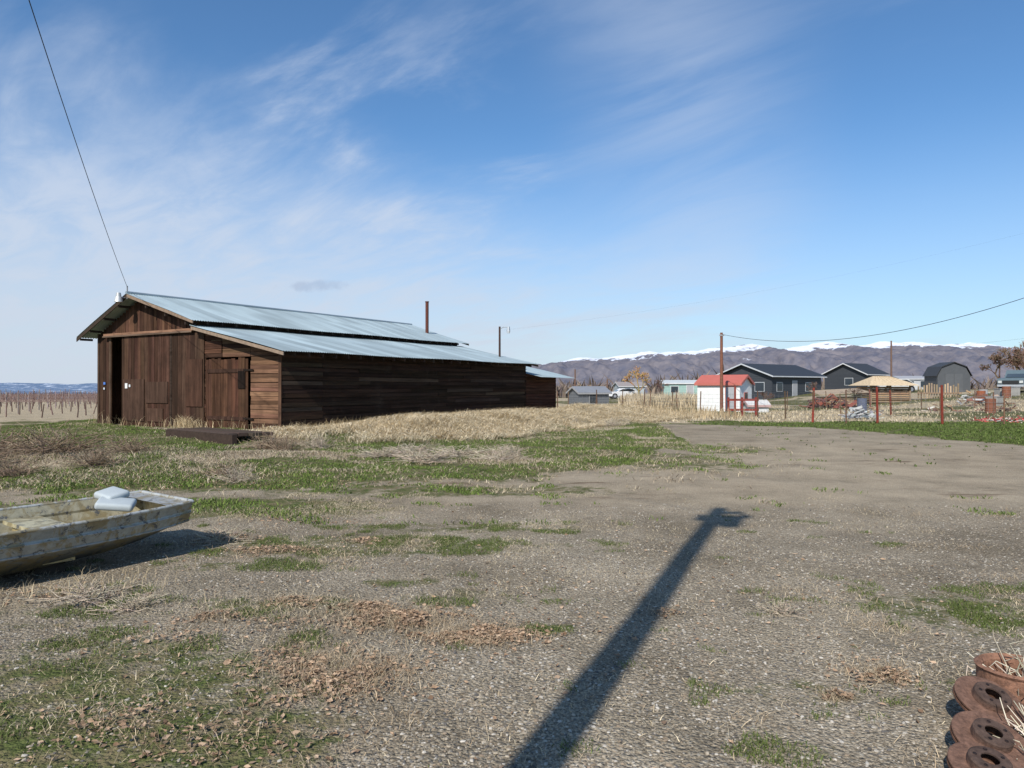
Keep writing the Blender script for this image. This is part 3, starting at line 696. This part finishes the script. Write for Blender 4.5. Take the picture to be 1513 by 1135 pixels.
# ------------------------------------------------------------------ houses
def house(name,ox,oy,ang,Ln,Wd,wh,rise,wc,rc,tc=(.7,.7,.7),wins=(),ov=.35,oz=None,siding=True):
    u=Vector((math.cos(ang),math.sin(ang),0));v=Vector((-u.y,u.x,0));z=(h1(ox,oy) if oz is None else oz)
    O=Vector((ox,oy,z));E=empty(name,O+u*Ln/2+v*Wd/2)
    up=Vector((0,0,1));mb=MB()
    f=lambda a,b,c:O+u*a+v*b+up*c
    mb.add([f(0,0,-.5),f(Ln,0,-.5),f(Ln,Wd,-.5),f(0,Wd,-.5),f(0,0,wh),f(Ln,0,wh),f(Ln,Wd,wh),f(0,Wd,wh),f(0,Wd/2,wh+rise),f(Ln,Wd/2,wh+rise)],
      [(0,1,5,4),(1,2,6,9,5),(2,3,7,6),(3,0,4,8,7)],wc)
    if siding:
        zz=.2
        while zz<wh-.1:
            mb.box(f(-.012,-.012,zz),u*(Ln+.024),v*.01,up*.02,tuple(c*.7 for c in wc));mb.box(f(-.014,0,zz),u*.01,v*Wd,up*.02,tuple(c*.7 for c in wc));zz+=.22
    mb.build('walls',[M_paint],E)
    mb=MB();s=rise/(Wd/2);t=.10
    for sgn in (0,1):
        b0=-ov if sgn==0 else Wd+ov;z0=wh-ov*s+.03
        P4=[f(-ov,b0,z0),f(Ln+ov,b0,z0),f(Ln+ov,Wd/2,wh+rise+.03),f(-ov,Wd/2,wh+rise+.03)]
        Q=[p+up*t for p in P4];mb.add(P4+Q,[(0,3,2,1),(4,5,6,7),(0,1,5,4),(1,2,6,5),(2,3,7,6),(3,0,4,7)],rc)
    mb.build('roof',[M_paint],E)
    mb=MB()
    for e_ in (-ov-.03,Ln+ov+.0):
        for b0 in (-ov,Wd+ov):
            z0=wh-ov*s;a=f(e_,b0,z0-.04);b=f(e_,Wd/2,wh+rise-.04)
            mb.box(a,b-a,u*.03,up*.16,tc)
    mb.box(f(-ov,-ov-.03,wh-ov*s-.03),u*(Ln+2*ov),v*.03,up*.13,tc)
    mb.build('trim',[M_paint],E)
    if wins:
        mb=MB()
        for (face,p,zz,ww,hh_,kind) in wins:
            if face=='s': o=f(p,0,zz);A_=u;Nn=-v
            elif face=='g': o=f(0,p,zz);A_=v;Nn=-u
            else: o=f(Ln,p,zz);A_=v;Nn=u
            fw=.06
            mb.box(o+Nn*.02-A_*fw-up*fw,A_*(ww+2*fw),Nn*.03,up*(hh_+2*fw),tc,0)
            mb.box(o+Nn*.05,A_*ww,Nn*.012,up*hh_,(.03,.04,.05) if kind=='w' else (.35,.35,.36) if kind=='d' else (.25,.05,.04),1 if kind=='w' else 0)
        mb.build('windows_and_doors',[M_paint,M_glass],E)
    return E
a_=math.atan2(.6,.8)
house('dark_house',30.2,85,a_,10.5,7.6,2.75,1.35,(.05,.056,.066),(.037,.04,.046),(.50,.52,.54),[('s',1,.9,1.1,1.0,'w'),('s',4.2,.1,.95,2,'d'),('s',7,.9,1.2,1.0,'w'),('g',1,.9,1.2,1.0,'w'),('g',4.6,.9,1.2,1.0,'w')],.5)
house('dark_house',52.3,108,a_,6,6.5,2.6,1.5,(.045,.05,.058),(.04,.042,.046),(.55,.55,.55),[('s',1,.9,1.1,1.0,'w'),('g',2,.9,1.2,1.0,'w')],.5)
house('white_shed',12.5,49.3,math.atan2(-.6,.8),2.9,2.3,1.80,.50,(.72,.72,.70),(.46,.13,.10),(.45,.14,.11),[('e',.8,.7,.5,.5,'w'),('s',2.0,.1,.6,1.5,'d')],.14,siding=False)
house('white_shed',14.9,46.0,.1,1.3,.9,.42,.25,(.62,.62,.60),(.55,.54,.52),(.45,.3,.28),(),.1,siding=False)
house('grey_shed',6.2,67,.35,3.0,2.4,1.05,.5,(.13,.14,.15),(.22,.23,.25),(.3,.3,.3),[('s',1.0,.1,.7,.8,'w')],.2)
house('mobile_home',21.6,104,-.12,6.5,4,2.1,.4,(.30,.44,.40),(.5,.53,.53),(.6,.6,.6),[('s',1,.8,1,.9,'w'),('s',3.2,.2,.9,1.7,'d'),('s',5,.8,1,.9,'w')],.2)
house('mobile_home',59.5,112,-.05,4.5,4,2.0,.4,(.45,.46,.47),(.35,.35,.36),(.5,.5,.5),[('s',1,.8,1,.9,'w'),('s',3,.8,.9,.9,'w')],.2)
house('mobile_home',16.5,112,.1,4,4,1.8,.6,(.4,.44,.45),(.3,.26,.24),(.5,.5,.5),[('s',1,.7,1,.8,'w')],.2)
def logshed():
    ox,oy=29.9,61.0;wd_=3.1;z=h1(31,62);E=empty('log_shed',(31.8,62.5,z));mb=MB()
    for i in range(8):
        for (a,b) in (((ox,oy),(ox+wd_,oy-.3)),((ox,oy),(ox+.3,oy+3)),((ox+wd_,oy-.3),(ox+wd_+.3,oy+2.7))):
            mb.cyl((a[0],a[1],z+.08+i*.17),(b[0],b[1],z+.08+i*.17),.08,.08,7,vary((.25,.17,.10),.4))
    for p in ((ox,oy),(ox+wd_,oy-.3),(ox+wd_/2,oy-.15)): mb.cyl((p[0],p[1]-.1,z-.1),(p[0],p[1]-.1,z+1.6),.08,.08,7,(.28,.2,.13))
    mb.build('log_walls',[M_wood],E);mb=MB()
    A=[(ox-.4,oy-.7),(ox+wd_+.5,oy-1.0),(ox+wd_+.7,oy+3.3),(ox-.2,oy+3.6)];R_=[(ox+.9,oy+1.4),(ox+wd_-.9,oy+1.2)]
    vs=[(p[0],p[1],z+1.45) for p in A]+[(p[0],p[1],z+2.25) for p in R_]
    mb.add(vs,[(0,1,5,4),(1,2,5),(2,3,4,5),(3,0,4),(3,2,1,0)],(.58,.45,.29))
    for i in range(1,8):
        t=i/8;mb.cyl((ox-.4+(wd_+.9)*t,oy-.72-.3*t,z+1.42),(ox+.9+(wd_-1.8)*t,oy+1.37-.2*t,z+2.26),.02,.02,4,(.45,.34,.21))
    mb.build('plywood_roof',[M_wood],E)
logshed()
mb=MB();z=h1(26,60)
for i in range(7):
    for k in range(5): mb.box((24.6+random.uniform(-.1,.1),58+k*.25,z+i*.12),(3.0+random.uniform(-.3,.3),0,0),(0,.2,0),(0,0,.09),vary((.34,.24,.15),.35))
mb.box((24.2,57.6,z+.95),(4,0,.2),(0,2,.3),(0,0,.05),(.36,.28,.2));mb.build('lumber_stack',[M_wood])
mb=MB();z=h1(35,60)
for i in range(16):
    x_=33.6+i*.22;mb.box((x_,60.5+random.uniform(-.05,.05),z),(.12,0,0),(0,.03,0),(0,0,random.uniform(.9,1.3)),vary((.38,.28,.18),.35))
mb.box((33.5,60.42,z+.4),(3.7,0,0),(0,.05,0),(0,0,.09),(.3,.2,.13));mb.build('paling_fence',[M_wood])
def gambrel():
    cx,cy=39.9,66;z=h1(cx,cy)-.1;E=empty('gambrel_shed',(cx,cy+1.5,z));c,s_=math.cos(-.1),math.sin(-.1)
    u=Vector((c,s_,0));v=Vector((-s_,c,0));O=Vector((cx,cy,z))
    pr=[(-1.4,-.2),(-1.4,1.65),(-1.0,2.4),(0,2.8),(1.0,2.4),(1.4,1.65),(1.4,-.2)]
    F=[O+u*a+Vector((0,0,b)) for a,b in pr];Bk=[p+v*2.6 for p in F];mb=MB()
    mb.add(F+Bk,[tuple(range(7))[::-1],tuple(range(7,14)),(0,7,8,1),(5,12,13,6)],(.085,.09,.095));mb.build('walls',[M_paint],E)
    mb=MB();pr2=[(-1.55,1.60),(-1.08,2.48),(0,2.9),(1.08,2.48),(1.55,1.60)];F=[O+u*a+Vector((0,0,b))-v*.12 for a,b in pr2];G=[p+v*2.8 for p in F]
    lo=[p-Vector((0,0,.09)) for p in F]
    mb.add(F+G,[(i,i+5,i+6,i+1) for i in range(4)],(.05,.052,.056));mb.add(F+lo,[(i,i+1,i+6,i+5) for i in range(4)],(.03,.03,.03));mb.build('gambrel_roof',[M_paint],E)
    mb=MB();f=lambda a,b:O+u*a+Vector((0,0,b))-v*.03
    mb.box(f(-.75,.05),u*.73,v*.02,(0,0,1.75),(.10,.105,.11));mb.box(f(.02,.05),u*.73,v*.02,(0,0,1.75),(.10,.105,.11))
    mb.build('double_doors',[M_paint],E)
gambrel()
# ------------------------------------------------------------------ vehicles
def vehicle(name,x,y,ang,col,kind='pickup',base=None):
    z=h1(x,y);E=empty(name,(x,y,z));c,s=math.cos(ang),math.sin(ang);u=Vector((c,s,0));v=Vector((-s,c,0))
    O=Vector((x,y,z));f=lambda a,b,h:O+u*a+v*b+Vector((0,0,h))
    def ext(mb,prof,w0,w1,col,mat=0):
        n=len(prof);vs=[f(a,-w0,h) for a,h in prof]+[f(a,w1,h) for a,h in prof]
        mb.add(vs,[tuple(range(n)),tuple(range(n,2*n))[::-1]]+[(i,i+n,(i+1)%n+n,(i+1)%n) for i in range(n)],col,mat)
    mb=MB()
    if kind=='pickup': body=[(-2.7,.45),(-2.75,.95),(-2.65,1.08),(-1.2,1.14),(2.6,1.12),(2.7,.95),(2.7,.45)];cab=[(-1.25,1.13),(-.55,1.78),(.75,1.80),(1.0,1.13)];wh=(-1.75,1.75)
    else: body=[(-2.2,.35),(-2.25,.7),(-2.1,.88),(-1.0,.98),(1.7,1.0),(2.15,.9),(2.2,.35)];cab=[(-1.1,.97),(-.35,1.42),(1.0,1.45),(1.75,.99)];wh=(-1.35,1.35)
    ext(mb,body,.92,.92,col);ext(mb,[(a*.995,h) for a,h in cab],.78,.78,col);mb.build('body',[M_paint],E)
    mb=MB();g=[(cab[0][0]+.2,cab[0][1]+.04),(cab[1][0]+.08,cab[1][1]-.1),(cab[2][0]-.08,cab[2][1]-.1),(cab[3][0]-.12,cab[3][1]+.04)]
    ext(mb,g,.79,.79,(.02,.025,.03),0)
    a0,a1=cab[0],cab[1];mb.add([f(a0[0]-.0,-.68,a0[1]+.06),f(a0[0],.68,a0[1]+.06),f(a1[0]-.03,.62,a1[1]-.08),f(a1[0]-.03,-.62,a1[1]-.08)],[(0,1,2,3)],(.05,.07,.09));mb.build('windows',[M_glass],E)
    mb=MB()
    for a in wh:
        for b in (-.93,.75): mb.cyl(f(a,b,.38),f(a,b+.18,.38),.38,.38,20,(.02,.02,.02),0);mb.cyl(f(a,b-.01,.38),f(a,b+.19,.38),.2,.2,14,(.4,.4,.42),1)
    mb.build('wheels',[M_rubber,M_metal],E)
    mb=MB();x0=body[1][0]-.02
    mb.box(f(x0-.02,-.55,.62),u*.04,v*1.1,(0,0,.28),(.05,.05,.05));mb.box(f(x0-.06,-.9,.42),u*.1,v*1.8,(0,0,.16),(.55,.56,.57))
    for b in (-.85,.6): mb.box(f(x0-.03,b,.7),u*.04,v*.25,(0,0,.2),(.75,.75,.7))
    mb.build('grille_and_lights',[M_metal],E)
vehicle('pickup_truck',42.0,60.5,.75,(.10,.14,.16))
vehicle('parked_car',15.2,100,.1,(.7,.7,.7),'car')
vehicle('parked_car',38.6,74,.2,(.62,.62,.6),'car')
# ------------------------------------------------------------------ scrap piles
def scrap(name,cx,cy,r,h,n,pal,mat,ln=.6):
    mb=MB()
    for i in range(n):
        q=random.random()**.5*r;a=random.uniform(0,6.28);x_=cx+q*math.cos(a);y_=cy+q*math.sin(a);z=h1(x_,y_)+random.uniform(0,h*(1-q/r)+.02)
        c=vary(random.choice(pal),.3)
        d=Vector((random.gauss(0,1),random.gauss(0,1),random.gauss(0,.4))).normalized()*random.uniform(.3,1)*ln
        if i%3: mb.box((x_,y_,z),d,d.orthogonal().normalized()*random.uniform(.05,.3)*ln,d.cross(d.orthogonal()).normalized()*.04,c)
        else: mb.cyl((x_,y_,z),Vector((x_,y_,z))+d,.03,.03,6,c)
    mb.build(name,[mat])
scrap('rusty_scrap_pile',24.3,55.5,1.7,1.2,70,[(.2,.06,.04),(.25,.08,.05),(.12,.06,.05)],M_rust,1.1)
scrap('concrete_rubble_pile',17.6,37,.8,.75,80,[(.30,.30,.29),(.38,.38,.36),(.18,.19,.2)],M_stone,.6)
scrap('red_debris_pile',23.6,33.9,2.0,.18,240,[(.42,.07,.06),(.5,.12,.09),(.6,.5,.45),(.3,.05,.045)],M_paint,.22)
scrap('junk_pile',33.5,52,1.6,.9,60,[(.2,.09,.06),(.42,.35,.26),(.45,.45,.43),(.15,.1,.08)],M_wood,.8)
scrap('junk_pile',36.5,57,1.4,.8,50,[(.45,.43,.4),(.3,.2,.12),(.2,.2,.22)],M_wood,.7)
scrap('junk_pile',21.5,44,.9,.6,40,[(.45,.4,.34),(.3,.2,.12),(.2,.2,.22)],M_wood,.5)
scrap('junk_pile',27.5,47,1.1,.6,40,[(.45,.4,.34),(.3,.2,.12),(.2,.1,.08)],M_wood,.6)
scrap('junk_pile',30.5,46,1.1,.7,45,[(.12,.08,.06),(.3,.2,.12),(.2,.1,.08)],M_wood,.6)
scrap('junk_pile',8.8,50,.8,.4,30,[(.35,.3,.24),(.25,.2,.15),(.2,.1,.08)],M_wood,.5)
def barrels(name,x,y,col):
    z=h1(x,y);mb=MB();mb.lathe(Matrix.Translation((x,y,z)),[(0,.0),(.29,0),(.29,.28),(.305,.3),(.29,.32),(.29,.57),(.305,.59),(.29,.61),(.29,.88),(.27,.88),(.27,.86),(0,.86)],18,col);mb.build(name,[M_rust])
for x_,y_,c_ in ((34.0,53,(.3,.1,.05)),(34.8,54,(.4,.4,.4)),(37.2,55,(.25,.1,.06)),(22.5,47,(.12,.14,.2)),(28.8,44,(.25,.1,.06))): barrels('steel_barrel',x_,y_,c_)
mb=MB()
for i,(x_,y_) in enumerate(((37.6,56),(38.6,56.5),(33,50))): 
    z=h1(x_,y_);mb.bx(x_,y_,z,.9,.7,.6,(.36,.34,.31),0,.3*i);mb.bx(x_,y_,z+.61,.95,.75,.05,(.3,.3,.3),0,.3*i)
mb.build('storage_crates',[M_paint])
# ------------------------------------------------------------------ bare trees
def tree(name,x,y,hgt,col,spread=.5,depth=5,seed=0,tw=1.):
    R=random.Random(seed);mb=MB();z=h1(x,y)
    def br(p,d,l,r,k):
        c=tuple(a*R.uniform(.8,1.2) for a in col)
        q=p+d*l;mb.cyl(p,q,r,r*.7,5 if k>3 else 3,c if k<4 else tuple(a*.6 for a in c),0,False)
        if k==0:return
        for i in range(R.choice((2,3,3))+(1 if k<3 else 0)):
            nd=(d+Vector((R.gauss(0,spread),R.gauss(0,spread),R.gauss(.05,spread*.6)))).normalized()
            br(p.lerp(q,R.uniform(.5,1)),nd,l*R.uniform(.6,.85),max(r*.62,.012*tw),k-1)
    br(Vector((x,y,z-.1)),Vector((0,0,1)),hgt*.27,hgt*.022,depth)
    mb.build(name,[M_plant])
tree('willow_tree',17.0,98,6.2,(.50,.32,.14),.55,6,1,2.4)
tree('bare_tree',20.2,98,4.4,(.22,.14,.12),.5,5,2,1.5)
tree('bare_tree',59.5,84,8.0,(.22,.145,.10),.5,7,3,2.2)
tree('bare_tree',58.0,87,6.5,(.20,.135,.095),.5,7,4,2.2)
tree('bare_tree',62.5,90,8.5,(.22,.145,.10),.5,6,14,2.4)
tree('bare_tree',31.0,75,3.2,(.16,.11,.09),.45,5,5,1)
tree('bare_tree',16.1,46.5,2.2,(.14,.09,.07),.4,5,6,.6)
tree('bare_tree',27.2,58,2.6,(.14,.1,.08),.45,5,8,.8)
tree('bare_tree',43.5,75,3.0,(.18,.12,.1),.5,5,9,1)
tree('bare_tree',9.3,88,3.0,(.25,.17,.12),.5,5,10,1.2)
n=17000
az=rng.uniform(.055,.74,n);r=rng.uniform(150,420,n);x=r*az*1.02;y=r
dens=fbm(az*45,r*.01,61,3);k=dens>.40;x,y,dens=x[k],y[k],dens[k]
blades('distant_trees',x,y,4.6,.7,.5,(.13,.10,.095),(.27,.21,.155))
x=rng.uniform(-260,-90,4000);y=rng.uniform(160,300,4000);blades('distant_trees',x,y,2.5,.9,.4,(.12,.10,.10),(.22,.18,.16))
# ------------------------------------------------------------------ mountains
def mountains():
    px=[-900,500,800,830,860,900,940,960,1010,1050,1080,1110,1150,1220,1260,1300,1380,1440,1490,1560,1700,2300]
    py=[564,556,541,536,530,531,526,521,523,516,514,509,517,507,512,506,510,509,514,514,524,540]
    D0=8000
    X=np.linspace(-2500,12000,860);Y=np.linspace(5200,10500,220)
    XX,YY=np.meshgrid(X,Y,indexing='ij')
    xpx=XX/D0*1080+756.5;ph=(573.5-np.interp(xpx,px,py))/1080*D0+1.6
    ph=ph+(fbm(XX/230,XX*0+1,7,4)-.5)*46
    t=(YY-D0)/2600
    prof=np.where(t<0,np.clip(1+t*1.02,0,1)**1.15,np.clip(1-t*1.1,0,1))
    n=fbm(XX/420+YY/2200,YY/1500,11,6);rg=1-np.abs(2*n-1)
    n2=fbm(XX/170,YY/420,19,5);rg2=1-np.abs(2*n2-1)
    z=ph*prof+ (rg-.6)*280*(1-prof)*np.clip(prof*4,0,1)+(rg2-.6)*130*np.clip((1-prof)*2+.10,0,1)*np.clip(prof*4,0,1)
    z=z-70*(prof<.02)-50*np.clip(1-prof*5,0,1)
    V=np.stack([XX,YY,z],-1).reshape(-1,3);ny=len(Y)
    i=np.arange(len(X)-1)[:,None]*ny;j=np.arange(ny-1)[None]
    q=np.stack([i+j,i+ny+j,i+ny+j+1,i+j+1],-1).reshape(-1,4)
    sn=ss(prof,.60,.95)+(rg2-.6)*1.1
    m,nt,bs=newmat('mountain_surface');g=N(nt,'ShaderNodeNewGeometry');P=g.outputs['Position']
    at=N(nt,'ShaderNodeAttribute',attribute_name='col');sp=N(nt,'ShaderNodeSeparateColor');nt.links.new(at.outputs[0],sp.inputs[0])
    base=mix(nt,ramp(nt,noise(nt,P,.006,6,.75),[(.35,c3(0)),(.65,c3(1))]),c3(.105,.112,.150),c3(.205,.185,.195))  # bluish-purple rock tones have aerial haze baked into the base colour
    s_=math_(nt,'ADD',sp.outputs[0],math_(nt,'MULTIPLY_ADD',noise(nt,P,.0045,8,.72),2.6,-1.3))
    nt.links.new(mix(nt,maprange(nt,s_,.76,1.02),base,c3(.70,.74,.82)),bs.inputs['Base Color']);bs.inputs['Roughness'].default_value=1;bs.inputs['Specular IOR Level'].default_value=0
    C=np.stack([np.clip(sn,0,2).ravel()]*3,1)
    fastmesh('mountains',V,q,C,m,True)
    X=np.linspace(-12000,-2500,300);Y=np.linspace(7000,10500,70);XX,YY=np.meshgrid(X,Y,indexing='ij')
    t=(YY-9000)/2000;prof=np.where(t<0,np.clip(1+t,0,1)**1.2,np.clip(1-t,0,1))
    z=-60+(118+50*(fbm(XX/1500,YY/1500,5,4)-.5))*prof+(fbm(XX/300,YY/300,6,4)-.5)*60*prof
    V=np.stack([XX,YY,z],-1).reshape(-1,3);ny=len(Y);i=np.arange(len(X)-1)[:,None]*ny;j=np.arange(ny-1)[None]
    q=np.stack([i+j,i+ny+j,i+ny+j+1,i+j+1],-1).reshape(-1,4)
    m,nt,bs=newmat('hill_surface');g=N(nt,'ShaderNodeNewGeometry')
    nt.links.new(mix(nt,ramp(nt,noise(nt,g.outputs['Position'],.006,6,.8),[(.52,c3(0)),(.62,c3(1))]),c3(.10,.16,.26),c3(.5,.56,.65)),bs.inputs['Base Color']);bs.inputs['Roughness'].default_value=1  # hill blue is distance haze painted into the base colour, with snow flecks
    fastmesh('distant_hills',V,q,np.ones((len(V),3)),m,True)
mountains()
# ------------------------------------------------------------------ light, sky, camera
EL=math.radians(40);AZ=math.atan2(.4035,1.0)
d=Vector((math.sin(AZ),math.cos(AZ),0))*math.cos(EL)+Vector((0,0,-math.sin(EL)))
sun=bpy.data.lights.new('sun','SUN');sun.energy=5.0;sun.angle=math.radians(.5);sun.color=(1,.95,.87)
so=bpy.data.objects.new('sun',sun);so.rotation_euler=d.to_track_quat('-Z','Y').to_euler();so.location=(-20,-50,45);link(so)
wd=bpy.data.worlds.new('World');S.world=wd;wd.use_nodes=True;nt=wd.node_tree;bg=nt.nodes['Background']
sky=N(nt,'ShaderNodeTexSky',sky_type='NISHITA',sun_disc=False);sky.sun_elevation=EL;sky.sun_rotation=math.pi+AZ;sky.air_density=1.0;sky.dust_density=.4;sky.ozone_density=2.0;sky.altitude=300
tc=N(nt,'ShaderNodeTexCoord');sp=N(nt,'ShaderNodeSeparateXYZ');nt.links.new(tc.outputs['Generated'],sp.inputs[0])
X_,Y_,Z_=sp.outputs
zz=math_(nt,'MAXIMUM',Z_,0.)
den=math_(nt,'ADD',zz,.20)
cb=N(nt,'ShaderNodeCombineXYZ');nt.links.new(math_(nt,'DIVIDE',X_,den),cb.inputs[0]);nt.links.new(math_(nt,'DIVIDE',Y_,den),cb.inputs[1])
m1=N(nt,'ShaderNodeMapping');m1.inputs['Rotation'].default_value=(0,0,math.radians(38));nt.links.new(cb.outputs[0],m1.inputs[0])
m2=N(nt,'ShaderNodeMapping');m2.inputs['Scale'].default_value=(.75,1.6,1);m2.inputs['Location'].default_value=(3.1,1.7,0);nt.links.new(m1.outputs[0],m2.inputs[0])
n1=noise(nt,m2.outputs[0],1.4,9,.60,.7);n2=noise(nt,cb.outputs[0],.85,5,.55,.4)
n3=noise(nt,m2.outputs[0],4.2,7,.62,.5)
s1=math_(nt,'ADD',math_(nt,'MULTIPLY',X_,.516),math_(nt,'MULTIPLY_ADD',Y_,-.185,Z_))
s1=math_(nt,'ADD',s1,math_(nt,'MULTIPLY_ADD',n2,-.36,.18))
s1=math_(nt,'ADD',s1,math_(nt,'MULTIPLY_ADD',n1,-.50,.25))
veil=maprange(nt,s1,.12,-.22)
s2=math_(nt,'ABSOLUTE',math_(nt,'ADD',math_(nt,'MULTIPLY_ADD',Y_,-.28,X_),math_(nt,'MULTIPLY',Z_,.12)))
veil2=math_(nt,'MULTIPLY',maprange(nt,s2,.22,0.),maprange(nt,n1,.33,.62,.05,.32))
wis=math_(nt,'MULTIPLY',maprange(nt,n1,.50,.72),maprange(nt,n2,.38,.56,.15,1.))
wis=math_(nt,'MULTIPLY',wis,maprange(nt,n3,.36,.60,.40,1.))
lx=maprange(nt,X_,.18,-.30,.10,.62)
wis=math_(nt,'MULTIPLY',wis,lx)
lowz=maprange(nt,zz,.34,.0)
hz=math_(nt,'MULTIPLY',lowz,maprange(nt,X_,.6,-.5,.50,.84))
vv=math_(nt,'MULTIPLY',veil,maprange(nt,n3,.30,.66,.36,.78))
inv=lambda a:math_(nt,'SUBTRACT',1.,a,clamp=True)
clear=math_(nt,'MULTIPLY',math_(nt,'MULTIPLY',inv(vv),inv(hz)),math_(nt,'MULTIPLY',inv(veil2),inv(wis)))
fac=inv(clear)
skc=mix(nt,1.,sky.outputs[0],c3(.82,1.17,1.42),'MULTIPLY')
cl=mix(nt,lowz,(6.3,7.1,8.5,1),(6.2,6.9,8.0,1))
col=mix(nt,fac,skc,cl)
ex=math_(nt,'DIVIDE',math_(nt,'ADD',X_,math_(nt,'MULTIPLY',Y_,.265)),.050);ez=math_(nt,'DIVIDE',math_(nt,'SUBTRACT',math_(nt,'MULTIPLY_ADD',X_,-.06,Z_),.1475),.009)
rr=math_(nt,'ADD',math_(nt,'MULTIPLY',ex,ex),math_(nt,'MULTIPLY',ez,ez))
sepf=noise(nt,tc.outputs['Generated'],45,5,.65)
lens=math_(nt,'MULTIPLY',maprange(nt,math_(nt,'ADD',rr,math_(nt,'MULTIPLY_ADD',sepf,3.0,-1.2)),1.3,.1),maprange(nt,Y_,.2,.5,0,.5))
col=mix(nt,lens,col,(3.8,4.7,6.4,1))
nt.links.new(col,bg.inputs[0]);bg.inputs[1].default_value=.10
cam=bpy.data.cameras.new('camera');cam.sensor_width=36;cam.lens=25.7;cam.clip_end=60000;cam.clip_start=.05
co=bpy.data.objects.new('camera',cam);co.location=(0,0,1.6);co.rotation_euler=(math.radians(90.24),0,0);link(co);S.camera=co
S.view_settings.view_transform='Standard';S.view_settings.look='None';S.view_settings.exposure=0
